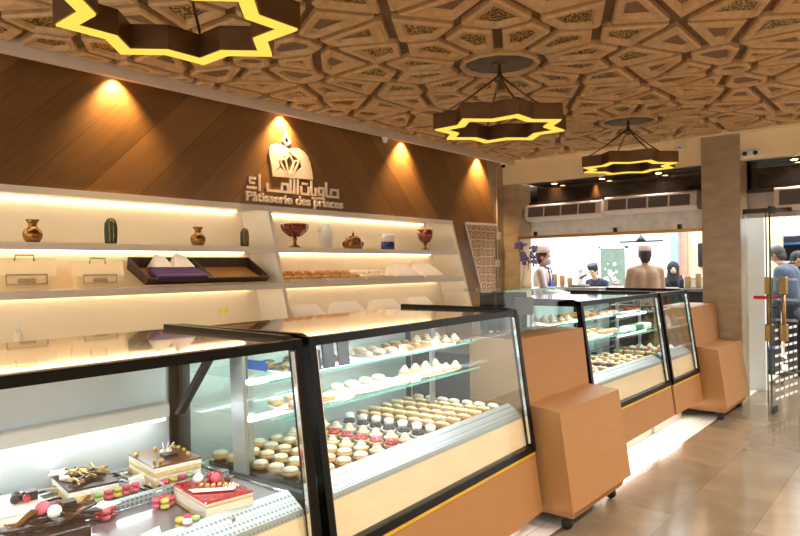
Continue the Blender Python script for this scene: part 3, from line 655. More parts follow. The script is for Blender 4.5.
# ------------------------------------------------------------------ display cases
def fx(z): return (1.25-z)*.13
def case(y0, x0, Lc, label, yawd=0, tiers=(), zp=.12, top_led=True, backx=-.80, interior=True):
    t = thing('display_case', label, 'display case', (x0, y0, 0), radians(yawd), 'glass patisserie display cases')
    ins = .03
    MB().prism([(fx(.44), .44), (fx(zp), zp), (backx+.05, zp), (backx+.05, .44)], 'y', 0, Lc).build('base_panel', 'panel', t)
    MB().box(backx+.25, -.06, .02, Lc-.02, .005, zp-.002).build('plinth', 'white', t)
    MB().prism([(fx(.455)+.006, .455), (fx(.44)+.006, .44), (backx, .44), (backx, .455)], 'y', .01, Lc-.01).build('gold_strip', 'goldp', t)
    MB().prism([(fx(.49)+.008, .49), (fx(.456)+.008, .456), (backx, .456), (backx, .49)], 'y', 0, Lc).build('lower_bar', 'black', t)
    MB().prism([(fx(.64)-.035, .64), (fx(.49)-.03, .49), (fx(.49)-.05, .49), (fx(.64)-.055, .64)], 'y', .03, Lc-.03).build('apron', 'apron', t)
    MB().box(backx+.06, fx(.66)-.055, .03, Lc-.03, .635, .66).build('deck', 'steel', t)
    MB().prism([(fx(.66)-.03, .642), (fx(.66)-.035, .665), (fx(.7)-.115, .715), (fx(.7)-.125, .66)], 'y', .035, Lc-.035).build('air_grille', 'grille', t)
    # front glass
    MB().prism([(fx(1.225), 1.225), (fx(.49), .49), (fx(.49)-.008, .49), (fx(1.225)-.008, 1.225)], 'y', .012, Lc-.012).build('front_glass', 'glass', t)
    MB().prism([(.004, 1.25), (fx(1.218)+.004, 1.218), (-.03, 1.218), (-.03, 1.25)], 'y', 0, Lc).build('top_bar', 'black', t)
    for s in (0, 1):
        ya, yb = (0, .034) if s == 0 else (Lc-.034, Lc)
        MB().prism([(.006, 1.252), (fx(.456)+.01, .456), (fx(.456)-.03, .456), (-.034, 1.252)], 'y', ya, yb).build('corner_post', 'black', t)
        yc = .034 if s == 0 else Lc-.042
        MB().prism([(fx(1.21)+.003, 1.21), (fx(.5)+.003, .5), (fx(.5)-.012, .5), (fx(1.21)-.012, 1.21)], 'y', yc, yc+.008).build('chrome_edge', 'chrome', t)
        MB().prism([(-.03, 1.215), (-.03, 1.252), (-.06, 1.262), (backx, 1.268), (backx, 1.215)], 'y', ya, yb).box(backx, backx+.05, ya, yb, .49, 1.215).build('side_bar', 'black', t)
        yd = .008 if s == 0 else Lc-.014
        MB().prism([(fx(1.215)-.03, 1.215), (fx(.49)-.03, .49), (backx+.05, .49), (backx+.05, 1.215)], 'y', yd, yd+.006).build('side_glass', 'glass', t)
    MB().box(backx, -.03, .022, Lc-.022, 1.232, 1.247).build('top_panel', 'top', t)
    MB().box(-.075, -.035, .05, Lc-.05, 1.222, 1.231).build('led_strip', 'led', t)
    MB().box(backx+.02, backx+.035, .022, Lc-.022, .66, 1.23).build('rear_door', 'steelw', t)
    MB().box(backx+.035, backx+.05, Lc/2-.02, Lc/2+.02, .66, 1.23).build('door_edge', 'steel', t)
    for (z, xf) in tiers:
        sh = MB().box(backx+.06, xf, .04, Lc-.05, z, z+.008).build('glass_shelf', 'eglass', t)
        MB().box(xf-.001, xf+.002, .04, Lc-.05, z-.001, z+.009).build('shelf_edge', 'gedge', sh)
        MB().box(backx+.40, backx+.425, .05, Lc-.06, z-.022, z-.004).build('led_strip', 'ledt', t)
    if tiers:
        for y in (.06, Lc-.28 if Lc > 1.2 else Lc-.16):
            MB().box(backx+.38, backx+.40, y, y+.03, .66, 1.22).build('shelf_post', 'steel', t)
    return t
c1 = case(-.25, -1.765, 1.80, 'nearest glass case, holding cakes and macaron boxes', 0, backx=-.86)
MB().box(-.80, -.735, .1, 1.72, .885, .945, bev=.006).build('rear_ledge', 'white', c1); MB().box(-.80, -.74, .12, 1.70, .876, .884).build('ledge_light', 'ledm', c1)
MB().prism([(-.64, .92), (-.61, .92), (-.36, 1.2), (-.39, 1.2)], 'y', 1.68, 1.71).build('prop_arm', 'matt', c1)
MB().prism([(-.36, .72), (-.28, .72), (-.30, 1.2), (-.38, 1.2)], 'y', 1.765, 1.78).build('door_stile', 'steel', c1)
MB().box(-.02-.0, .0, 1.70, 1.764, 1.10, 1.14).build('thermostat', 'screen', c1) if False else MB().box(-.27, -.16, 1.768, 1.776, 1.125, 1.16).build('thermostat', 'screen', c1)
MB().box(-.42, -.385, .04, 1.76, .695, .72).build('front_rail', 'grille', c1)
MB().box(-.74, -.72, .04, 1.76, .70, .72).build('rear_rail', 'chrome', c1)
for y in (.45, .98, 1.5): MB().box(-.72, .0, y, y+.012, .662, .70).build('cross_rail', 'chrome', c1)
c2 = case(1.60, -1.785, 1.70, 'glass case with two glass shelves of pastries, beside the near counter box', 3.6, ((1.055, -.25), (.905, -.22)))
c3 = case(4.23, -1.93, 1.58, 'long glass case with three levels of pastries, right of the near counter box', 0, ((1.06, -.25), (.90, -.20)), .20)
c4 = case(5.83, -1.92, .80, 'short glass case at the end of the row, beside the far counter box', 0, ((1.04, -.35), (.86, -.25)), .20)
# LED line under the far cases
for i, (ya, yb) in enumerate(((4.25, 5.8), (5.85, 6.6), (-.2, 1.5), (1.65, 3.2))):
    MB().box(-.05, -.03, .05, (yb-ya)-.05, (.19 if i < 2 else .11), (.198 if i < 2 else .118)).build('under_light', 'under', (c3, c4, c1, c2)[i])

def counter_box(y0, y1, label, d=0):
    t = thing('counter_box', label, 'counter box', (0, y0, 0), 0, 'stepped beech counter boxes between the cases'); w = y1-y0
    MB().prism([(-1.58, .13), (-1.655, .68), (-1.86, .70), (-2.25, .70), (-2.25, .13)], 'y', 0, w).build('lower_body', 'panel', t)
    MB().prism([(-1.86, .701), (-1.90, 1.075), (-2.25, 1.075), (-2.25, .701)], 'y', 0, w).build('upper_body', 'panel', t)
    MB().prism([(-1.595, .129), (-1.61, .078), (-2.22, .078), (-2.22, .129)], 'y', .06, w-.08).build('plinth', 'panel', t)
    MB().box(-2.21, -1.62, .07, w-.09, .071, .078).build('base_tray', 'black', t)
    for x in (-1.66, -2.12):
        for y in (.09, w-.14):
            c = MB().box(x-.02, x+.02, y-.02, y+.02, .05, .071).build('caster', 'black', t)
            MB().lathe([(.008,-.013),(.032,-.013),(.032,.013),(.008,.013)], (0,0,0), 14, Matrix.Translation((x, y, .0345)) @ Matrix.Rotation(pi/2, 4, 'X')).build('wheel', 'rubber', c)
    return t
counter_box(3.345, 4.205, 'stepped beech counter box on casters in the foreground between glass cases')
counter_box(6.66, 7.58, 'stepped beech counter box on casters in front of the marble column')

# ------------------------------------------------------------------ cakes in the first case
DZ = .70
def boardtray(x0, x1, y0, y1, label, m='trayd'):
    t = thing('cake_tray', label, 'tray', (0, 0, .66))
    MB().box(x0, x1, y0, y1, 0, .03).build('board', m, t)
    mb = MB()
    for a, b in (((x0, y0), (x1, y0)), ((x1, y0), (x1, y1)), ((x1, y1), (x0, y1)), ((x0, y1), (x0, y0))):
        mb.tube([(a[0], a[1], .034), (b[0], b[1], .034)], .005, 6)
    mb.build('rim', 'chrome', t)
for i, (a, b) in enumerate(((.22, .71), (.745, 1.235), (1.27, 1.53))):
    boardtray(-2.45, -2.19, a, b, 'dark tray in the back row of the cake case, %s' % ['at the left', 'in the middle', 'at the right end'][i])
    boardtray(-2.14, -1.82, a, b, 'dark tray in the front row of the cake case, %s' % ['at the left', 'in the middle', 'at the right end'][i], 'tray2')
def cake(loc, sx, sy, h, rz, label, topm, layers):
    t = thing('gateau', label, 'cake', loc, rz)
    n = len(layers); 
    for i, (m, f) in enumerate(layers):
        z0 = h*sum(l[1] for l in layers[:i]); z1 = z0+h*f
        MB().box(-sx/2, sx/2, -sy/2, sy/2, z0, z1-.0005, bev=.002).build('layer', m, t)
    MB().box(-sx/2-.002, sx/2+.002, -sy/2-.002, sy/2+.002, h, h+.008, bev=.004).build('glaze', topm, t)
    return t
def beads(t, pts, r, m, name, z):
    for x, y in pts: MB().ball((x, y, z+r*.9), r, 12, 8).build(name, m, t)
lay = [('sponge', .28), ('cream2', .18), ('sponge', .28), ('cream2', .26)]
t = cake((-2.385, 1.375, DZ-.005), .25, .19, .065, -.12, 'square milk-chocolate glazed gateau with gold pearls', 'chocm', lay)
beads(t, [(-.08, -.08), (-.06, -.09), (.07, -.07), (.09, -.055), (.075, -.045), (-.07, .07), (-.05, .08), (.06, .07), (.08, .06), (0, .08), (-.09, 0)], .008, 'gpearl', 'gold_pearl', .073)
beads(t, [(-.02, .0), (.0, .02), (-.03, .03)], .011, 'cream2', 'sugar_flower', .073)
MB().box(0, .05, -.02, .03, .073, .085).build('name_plaque', 'choc', t)
for a in (-.3, .2, .6): MB().tube([(-.02, .01, .075), (-.03+.03*a, .02+.04*a, .115)], .003, 5).build('sugar_twig', 'cream2', t)
t = cake((-1.93, 1.29, DZ-.005), .25, .17, .055, -.14, 'square red-glazed gateau decorated with macarons and pearls', 'redgel', [('sponge', .25), ('cream2', .5), ('sponge', .1), ('cream2', .15)])
beads(t, [(-.07, -.02)], .018, 'cream2', 'meringue', .066); beads(t, [(-.03, .025)], .018, 'pink', 'macaron', .066); beads(t, [(.0, .055)], .012, 'choc', 'truffle', .066)
beads(t, [(-.09, .03), (-.08, .06), (-.06, .045), (-.095, .06)], .012, 'redgel', 'berry', .066)
beads(t, [(-.0, -.02), (.015, -.005), (.02, .015), (.035, .03), (-.015, -.035)], .008, 'gpearl', 'gold_pearl', .066)
beads(t, [(.03+.017*i, .025+.012*j) for i in range(3) for j in range(4)], .004, 'cream2', 'sugar_pearl', .066)
MB().prism([(-.02, -.08), (.02, -.08), (.09, .03), (.07, .05)], 'z', .068, .0695).build('cream_stripe', 'cream2', t)
t = cake((-2.45, 1.09, DZ-.01), .24, .17, .04, -.16, 'long dark chocolate cake topped with gold-dusted shavings', 'choc', [('sponge', .5), ('cream2', .5)])
for k in range(34): MB().box(-.03, .03, -.003, .003, 0, .012, Matrix.Translation((random.uniform(-.08, .08), random.uniform(-.05, .07), .05+random.random()*.012)) @ Matrix.Rotation(random.uniform(0, 3), 4, 'Z') @ Matrix.Rotation(random.uniform(-.4, .4), 4, 'Y')).build('chocolate_shaving', random.choice(('choc', 'chocm', 'gpearl', 'sponge')), t)
beads(t, [(-.02, -.07), (-.0, -.06)], .012, 'cream2', 'cream_dot', .048)
MB().prism([(.05*(1 if i % 2 == 0 else .45)*cos(pi*i/5)-.08, .05*(1 if i % 2 == 0 else .45)*sin(pi*i/5)-.06) for i in range(10)], 'z', .06, .068).build('sugar_star', 'cream2', t)
t = cake((-2.36, .80, DZ-.01), .22, .20, .045, -.1, 'white cream cake with small chocolates, at the left of the back row', 'cream2', [('sponge', .5), ('cream2', .5)])
beads(t, [(-.02, .03), (-.0, .05), (.01, .02)], .016, 'choc', 'truffle', .053); beads(t, [(.025, .05)], .014, 'redgel', 'berry', .053)
MB().box(-.02, .02, .05, .085, .053, .083).build('chocolate_cube', 'choc', t); MB().box(-.05, -.0, -.08, -.05, .053, .058).build('white_leaf', 'cream2', t)
t = cake((-2.08, .80, DZ-.01), .17, .22, .04, -.1, 'chocolate bark log cake with red and white macaron on top', 'choc', [('choc', 1)])
for k in range(30): MB().box(-.05, .05, -.006, .006, 0, .006, Matrix.Translation((random.uniform(-.05, .05), random.uniform(-.1, .12), .048+random.random()*.03)) @ Matrix.Rotation(random.uniform(1.0, 2.2), 4, 'Z') @ Matrix.Rotation(random.uniform(-.5, .5), 4, 'Y')).build('chocolate_bark', random.choice(('choc', 'chocm')), t)
beads(t, [(-.03, .01)], .024, 'pink', 'macaron', .07); beads(t, [(.01, .03)], .021, 'cream2', 'meringue', .07); beads(t, [(-.06, .06)], .012, 'redgel', 'berry', .075)
MB().box(-.05, -.01, .06, .1, .07, .10).build('chocolate_cube', 'choc', t)
# macaron boxes
boxm = glass('box_plastic', (245, 246, 248)); M['boxp'] = boxm
def macbox(loc, rz, cols, nx, ny, label):
    t = thing('macaron_box', label, 'macaron box', loc, rz, 'clear boxes of macarons'); a = .033
    sx, sy = nx*a/2+.006, ny*a/2+.006
    for i in range(nx):
        for j in range(ny):
            m = cols[(i*ny+j) % len(cols)]; c = ((i-(nx-1)/2)*a, (j-(ny-1)/2)*a, 0)
            q = MB()
            for k in range(2): q.lathe([(.008, .002+k*.019), (.0145, .004+k*.019), (.0155, .0095+k*.019), (.0145, .015+k*.019), (.008, .018+k*.019)], c, 12)
            q.build('macaron', m, t)
    mb = MB().add([(-sx*.86,-sy*.86,0),(sx*.86,-sy*.86,0),(sx*.86,sy*.86,0),(-sx*.86,sy*.86,0),(-sx,-sy,.043),(sx,-sy,.043),(sx,sy,.043),(-sx,sy,.043)], [[3,2,1,0],[4,5,6,7],[0,1,5,4],[1,2,6,5],[2,3,7,6],[3,0,4,7]])
    mb.build('clear_lid', 'boxp', t)
    return t
macbox((-2.12, 1.005, DZ-.008), .5, ['pink', 'yel', 'pink', 'redgel'], 2, 2, 'square clear box of pink and yellow macarons beside the bark log cake')
macbox((-2.06, 1.18, DZ-.008), .5, ['pink', 'redgel', 'yel', 'pink'], 2, 2, 'square clear box of macarons left of the red gateau')
macbox((-2.225, 1.35, DZ-.008), 0, ['pink', 'yel', 'pink', 'lime', 'cream2'], 1, 5, 'long clear macaron box in front of the milk-chocolate gateau')
macbox((-2.28, 1.13, DZ-.008), 0, ['lime', 'pink', 'yel', 'pink', 'pink'], 1, 5, 'long clear macaron box in front of the dark chocolate cake')
macbox((-1.83, 1.13, DZ-.008), .2, ['yel', 'pink', 'cream2', 'lime'], 2, 2, 'flat clear macaron box nearest the front glass')
for i, (x, y, lb) in enumerate(((-2.33, 1.235, 'blank white card between the two chocolate cakes'), (-2.27, .95, 'blank white card right of the white cream cake'), (-1.80, 1.0, 'blank white card at the front of the cake case'))):
    c = MB().box(-.003, .003, -.035, .035, 0, .045).box(-.02, .003, -.035, .035, 0, .003).build('price_card', 'card', None, (x, y, DZ-.01)); c.rotation_euler = (0, -.35, .3); tag(c, lb, 'card', 'cards in the cake case')

# ------------------------------------------------------------------ pastries of the other cases
def place(case_o, x, y, z):
    r = case_o.rotation_euler.z; p = case_o.location
    return (p.x+x*cos(r)-y*sin(r), p.y+x*sin(r)+y*cos(r), z)
protos = {}
def proto(kind):
    if kind in protos: return protos[kind]
    t = bpy.data.objects.new(kind, None); COL.objects.link(t); P = []
    def part(mb, n, m): mb.build(n, m, t)
    if kind == 'tartlet_red' or kind == 'tartlet_chocolate':
        part(MB().lathe([(.026,0),(.036,.018),(.035,.02),(.02,.018)], seg=16), 'shell', 'case' if kind != 'tartlet_red' else 'sponge')
        mb = MB().ball((0,0,.024), .033, 12, 6, (1,1,.5))
        for k in range(7): a = k*.9; mb.ball((.018*cos(a), .018*sin(a), .034), .0085, 8, 5)
        part(mb, 'topping', 'redgel' if kind == 'tartlet_red' else 'choc')
    elif kind == 'cream_puff':
        part(MB().ball((0,0,.014), .036, 14, 7, (1,1,.42)), 'bun', 'pastry'); part(MB().ball((0,0,.027), .032, 14, 7, (1,1,.4)), 'icing', 'pastryw')
    elif kind == 'cream_tartlet':
        part(MB().lathe([(.026,0),(.036,.018),(.02,.018)], seg=16), 'shell', 'sponge'); mb = MB()
        for k in range(3): mb.lathe([(.028-.007*k, .016+.010*k), (.030-.008*k, .021+.01*k), (.018-.005*k, .028+.01*k)], seg=12)
        part(mb, 'cream', 'pastryw')
    elif kind == 'custard_slice':
        part(MB().box(-.04, .04, -.018, .018, 0, .02, bev=.004), 'pastry', 'pastry'); part(MB().box(-.038, .038, -.017, .017, .02, .034, bev=.004), 'topping', 'eclair')
    elif kind == 'cream_cup':
        part(MB().lathe([(.02,0),(.027,.036),(.023,.036)], seg=14), 'cup', 'case'); part(MB().ball((0,0,.037), .022, 12, 6, (1,1,.35)), 'cream', 'cream2')
    elif kind == 'eclair':
        part(MB().ball((0,0,.017), .017, 12, 8, (3.0,1,1)), 'bun', 'pastry'); part(MB().ball((0,0,.022), .0155, 12, 8, (2.8,.95,.95)), 'icing', 'eclair')
    elif kind == 'sugar_roll':
        part(MB().ball((0,0,.018), .018, 12, 8, (2.2,1,1), None, .05), 'roll', 'pastryw')
    protos[kind] = [t, False]; return protos[kind]
def put(kind, loc, rz, label, cat, group):
    p = proto(kind); nm = {'tartlet_red': 'berry_tartlet', 'tartlet_chocolate': 'chocolate_tartlet'}.get(kind, kind)
    if not p[1]:
        p[1] = True; o = p[0]; o.name = nm; o.location = loc; o.rotation_euler = (0, 0, rz); tag(o, label, cat, group)
    else:
        o = copy_tree(p[0], loc, rz, label, group)
    return o
KD = {'tartlet_red': ('red berry tartlet', 'tartlet'), 'tartlet_chocolate': ('dark chocolate tartlet', 'tartlet'), 'cream_puff': ('iced round puff', 'pastry'), 'cream_tartlet': ('pale cream tartlet', 'tartlet'),
      'custard_slice': ('golden custard slice', 'pastry'), 'cream_cup': ('white cup of cream', 'dessert cup'), 'eclair': ('custard-iced eclair', 'eclair'), 'sugar_roll': ('pale sugared roll', 'pastry')}
# deck of the second case: a dark board under rows that run from the front glass to the back
tt = thing('deck_tray', 'dark display tray on the deck of the two-shelf pastry case', 'tray', place(c2, 0, 0, .66), radians(3.6))
MB().box(-.66, -.05, .06, 1.64, .001, .02).build('board', 'trayd', tt); MB().box(-.055, -.045, .06, 1.64, .02, .03).build('rim', 'chrome', tt)
ZD = .681
rows = ['cream_puff', 'cream_puff', 'cream_puff', 'cream_puff', 'cream_tartlet', 'tartlet_red', 'cream_tartlet', 'tartlet_chocolate', 'cream_cup', 'eclair', 'custard_slice', 'eclair', 'custard_slice', 'eclair', 'sugar_roll']
y = .10; seen = {}
for r_, kd in enumerate(rows):
    seen[kd] = seen.get(kd, 0)+1
    n = 7 if kd in ('cream_puff', 'cream_tartlet', 'tartlet_red', 'tartlet_chocolate') else 7
    dx = .087
    if kd == 'tartlet_chocolate': n = 6
    for k in range(n):
        d, ct = KD[kd]
        put(kd, place(c2, -.11-k*dx+random.uniform(-.004, .004), y+random.uniform(-.004, .004), ZD), radians(3.6)+random.uniform(-.1, .1),
            '%s, %s row on the two-shelf case deck, %s from the glass' % (d, ords[r_] if r_ < 14 else 'last', ords[k]), ct, '%ss on the deck of the two-shelf case' % d)
    y += .108
# plates on the glass shelves
def platter(c, x, y, z, lx, ly, label, kind, nx, ny, where):
    loc = place(c, x, y, z); r = c.rotation_euler.z
    t = thing('platter', label, 'platter', loc, r)
    n = 24; ol = [(lx/2*(abs(cos(2*pi*i/n))**.6)*(1 if cos(2*pi*i/n) >= 0 else -1), ly/2*(abs(sin(2*pi*i/n))**.6)*(1 if sin(2*pi*i/n) >= 0 else -1)) for i in range(n)]
    vs = [(a*.8, b*.8, 0) for a, b in ol]+[(a, b, .014) for a, b in ol]+[(a*.97, b*.97, .016) for a, b in ol]+[(a*.78, b*.78, .006) for a, b in ol]
    fs = [list(range(n))[::-1], [3*n+i for i in range(n)]]
    for k in range(3):
        for i in range(n): j = (i+1) % n; fs.append([k*n+i, k*n+j, (k+1)*n+j, (k+1)*n+i])
    MB().add(vs, fs, True).build('dish', 'plate', t)
    d, ct = KD[kind]
    for i in range(nx):
        for j in range(ny):
            px = (i-(nx-1)/2)*lx*.62/max(1, nx-1) if nx > 1 else 0; py = (j-(ny-1)/2)*ly*.66/max(1, ny-1) if ny > 1 else 0
            put(kind, place(c, x+px, y+py, z+.007), r+random.uniform(-.5, .5),
                '%s, %s platter, %s row, %s' % (d, where, 'front' if i == nx-1 else 'back', ords[j]), ct, '%ss on the %s' % (d, where))
    return t
U1, U2 = 1.064, .914
platter(c2, -.36, .80, U1, .20, .28, 'white platter of rolls in the middle of the upper glass shelf', 'sugar_roll', 2, 3, 'middle upper-shelf')
platter(c2, -.36, 1.10, U1, .20, .26, 'white platter of eclairs on the upper glass shelf', 'eclair', 2, 3, 'third upper-shelf')
platter(c2, -.36, 1.40, U1, .20, .30, 'white platter of cream tartlets at the right of the upper glass shelf', 'cream_tartlet', 2, 3, 'rightmost upper-shelf')
platter(c2, -.40, .36, U1, .20, .40, 'white platter behind the slate labels on the upper glass shelf', 'cream_puff', 2, 3, 'leftmost upper-shelf')
platter(c2, -.33, .76, U2, .22, .48, 'large white platter at the middle of the lower glass shelf', 'sugar_roll', 2, 4, 'middle lower-shelf')
platter(c2, -.33, 1.30, U2, .22, .46, 'large white platter heaped with pale tartlets on the lower glass shelf', 'cream_tartlet', 2, 4, 'rightmost lower-shelf')
platter(c2, -.33, .30, U2, .20, .30, 'white platter at the left end of the lower glass shelf', 'cream_puff', 2, 3, 'leftmost lower-shelf')
for i, yy in enumerate((.325, .415, .515)):
    p = place(c2, -.275+.0, yy, U1); h = .125 if i else .10
    o = MB().prism([(-.036, .0), (.036, .0), (.036, h*.85), (.02, h*.87), (.012, h), (-.012, h), (-.02, h*.87), (-.036, h*.85)], 'x', -.004, .004).box(-.02, .02, -.03, .03, 0, .004).build('slate_label', 'label', None, p)
    o.rotation_euler = (0, -.12, radians(3.6)); tag(o, 'dark arched slate label on the upper shelf, %s from the left' % ords[i], 'label', 'arched slate labels')
for i, (x, yy, z) in enumerate(((-.235, 1.03, U2), (-.235, .485, U2), (-.262, .955, U1), (-.262, 1.24, U1))):
    o = MB().box(-.003, .003, -.03, .03, 0, .045).box(-.02, .003, -.03, .03, 0, .003).build('price_card', 'card', None, place(c2, x, yy, z)); o.rotation_euler = (0, -.2, radians(3.6))
    tag(o, 'small white card on the %s glass shelf of the pastry case, %s one' % ('lower' if z < 1 else 'upper', 'right' if i in (0, 3) else 'left'), 'card', 'cards on the glass shelves')
# far cases
for c, Lc, nm, lo in ((c3, 1.58, 'long far case', (.90, 1.06)), (c4, .80, 'short end case', (.86, 1.04))):
    tt = thing('deck_tray', 'dark display tray on the deck of the %s' % nm, 'tray', place(c, 0, 0, .66)); MB().box(-.66, -.06, .06, Lc-.06, .001, .016).build('board', 'trayd', tt)
    ks = ['cream_tartlet', 'cream_cup', 'tartlet_chocolate', 'cream_tartlet', 'custard_slice', 'tartlet_chocolate', 'eclair', 'sugar_roll', 'custard_slice', 'cream_puff', 'eclair']
    if c is c4: ks = ['custard_slice', 'tartlet_red', 'sugar_roll', 'cream_tartlet']
    for r_, kd in enumerate(ks):
        yy = .12+r_*(Lc-.24)/(len(ks)-1)
        for k in range(4):
            d, ct = KD[kd]; put(kd, place(c, -.12-k*.1, yy, .677), random.uniform(-.2, .2), '%s, %s row on the %s deck, %s from the glass' % (d, ords[r_], nm, ords[k]), ct, '%ss on the deck of the %s' % (d, nm))
    if c is c3:
        for s_, z in enumerate(lo):
            for q, (yy, kd) in enumerate(((.30, 'sugar_roll'), (.74, 'cream_tartlet'), (1.2, 'custard_slice'))):
                platter(c, -.36, yy, z+.009, .22, .38, 'white platter on the %s shelf of the long far case, %s from the left' % (['lower', 'upper'][s_], ords[q]), ['sugar_roll', 'cream_tartlet', 'eclair'][(q+s_) % 3], 2, 3, 'long far case %s %s-shelf' % (ords[q], ['lower', 'upper'][s_]))
    else:
        platter(c, -.45, .38, lo[1]+.009, .2, .4, 'white platter on the upper shelf of the short end case', 'tartlet_red', 2, 4, 'short end case upper-shelf')
        for q, cc in enumerate(('card', 'gpack', 'card')):
            o = tag(MB().box(-.05, .05, -.09, .09, 0, .06, bev=.01).build('packaged_cake', cc, None, place(c, -.36, .2+.21*q, lo[0]+.009)), 'boxed cake on the lower shelf of the short end case, %s from the left' % ords[q], 'cake box', 'boxed cakes in the short end case')

# ------------------------------------------------------------------ till area behind the near counter box
ct = thing('till_counter', 'dark service counter behind the near counter box', 'counter', (0, 0, 0))
MB().box(-2.72, -2.27, 3.36, 4.18, 0, .93).build('body', 'matt', ct); MB().box(-2.76, -2.26, 3.35, 4.19, .93, .96).build('worktop', 'black', ct)
mo = thing('till_monitor', 'black till monitor turned away on the service counter', 'monitor', (-2.36, 3.93, .961), radians(35))
MB().box(-.09, .09, -.08, .08, 0, .015).build('foot', 'black', mo); MB().box(-.025, .025, -.02, .02, .015, .2).build('neck', 'black', mo)
MB().prism([(.0, .10), (-.04, .34), (-.015, .36), (.04, .11)], 'x', -.16, .16).build('screen_housing', 'matt', mo)
MB().box(-.13, .13, -.085, .02, .10, .26, bev=.02).build('rear_cover', 'matt', mo)
mp_ = thing('card_terminal', 'grey card terminal on a tilted stand beside the monitor', 'terminal', (-2.16, 3.87, 1.077), radians(25))
MB().box(-.05, .05, -.05, .05, 0, .012).build('base', 'black', mp_); MB().prism([(-.03, .012), (.0, .012), (.03, .13), (.01, .13)], 'x', -.018, .018).build('stand', 'black', mp_)
MB().prism([(-.03, .10), (.045, .13), (.04, .215), (-.02, .215)], 'x', -.06, .06).build('body', 'pos', mp_)
gb = thing('glass_riser', 'clear glass screen standing on the near counter box', 'glass screen', (0, 0, 1.076))
for (a, b, c_, d_) in ((-2.015, -2.007, 3.37, 4.16), (-2.23, -2.015, 4.15, 4.158), (-2.23, -2.015, 3.37, 3.378)): MB().box(a, b, c_, d_, 0, .272).build('pane', 'glass', gb)
MB().box(-2.45, -2.0, 3.36, 4.165, .272, .28).build('top_pane', 'eglass', gb)
MB().box(-2.0, -1.997, 3.36, 4.165, .271, .281).build('pane_edge', 'gedge', gb); MB().box(-2.24, -2.22, 3.6, 3.62, 0, .27).build('post', 'matt', gb)
fv = thing('flower_vase', 'glass vase of purple flowers standing on the glass screen', 'flowers', (-2.08, 3.76, 1.358))
MB().lathe([(.03,0),(.036,.02),(.03,.07),(.018,.11),(.024,.15),(.02,.15),(.014,.11)]).build('vase', 'bottle', fv)
for k in range(12):
    a = random.uniform(0, 2*pi); r_ = random.uniform(.02, .10); h = random.uniform(.17, .29)
    st = MB().tube([(0,0,.02), (r_*.3*cos(a), r_*.3*sin(a), .16), (r_*cos(a), r_*sin(a), h)], .0025, 5).build('stem', 'stem', fv)
    mb = MB()
    for q in range(14):
        d = Vector((random.gauss(0, 1), random.gauss(0, 1), random.gauss(0, 1))).normalized()*random.uniform(.008, .03)
        mb.ball((r_*cos(a)+d.x, r_*sin(a)+d.y, h+d.z), .0085, 6, 4)
    mb.build('blossom', 'flower', st)

# ------------------------------------------------------------------ people
def limb(mb, a, ra, b, rb, n=6):
    a = Vector(a); b = Vector(b)
    pts = [a.lerp(b, i/n) for i in range(n+1)]; mb.tube(pts, ra, 12, rb); mb.ball(a, ra, 12, 8); mb.ball(b, rb, 12, 8)
def remesh(o, v, sm=4):
    m = o.modifiers.new('r', 'REMESH'); m.mode = 'VOXEL'; m.voxel_size = v; m.use_smooth_shade = True
    s_ = o.modifiers.new('s', 'SMOOTH'); s_.iterations = sm; s_.factor = .5
def hand(mb, w, d, side, s):
    """palm and five curled fingers from wrist w along d"""
    w = Vector(w); d = Vector(d).normalized(); u = d.cross(Vector((0, 1, 0)) if abs(d.y) < .8 else Vector((1, 0, 0))).normalized(); n = u.cross(d)
    for k in range(4): limb(mb, w, .018*s, w+d*.085*s+u*(k-1.5)*.02*s, .012*s, 3)
    for k, l in enumerate((.065, .075, .07, .055)):
        p = w+d*.088*s+u*(k-1.5)*.0225*s; q = p+d*l*.55*s+n*.01*s; e = q+d*l*.4*s+n*.025*s
        limb(mb, p, .0088*s, q, .008*s, 3); limb(mb, q, .008*s, e, .007*s, 3)
    p = w+d*.03*s+u*side*.03*s; q = p+u*side*.025*s+d*.03*s+n*.01*s; e = q+d*.028*s+n*.012*s
    limb(mb, p, .011*s, q, .0095*s, 3); limb(mb, q, .0095*s, e, .008*s, 3)
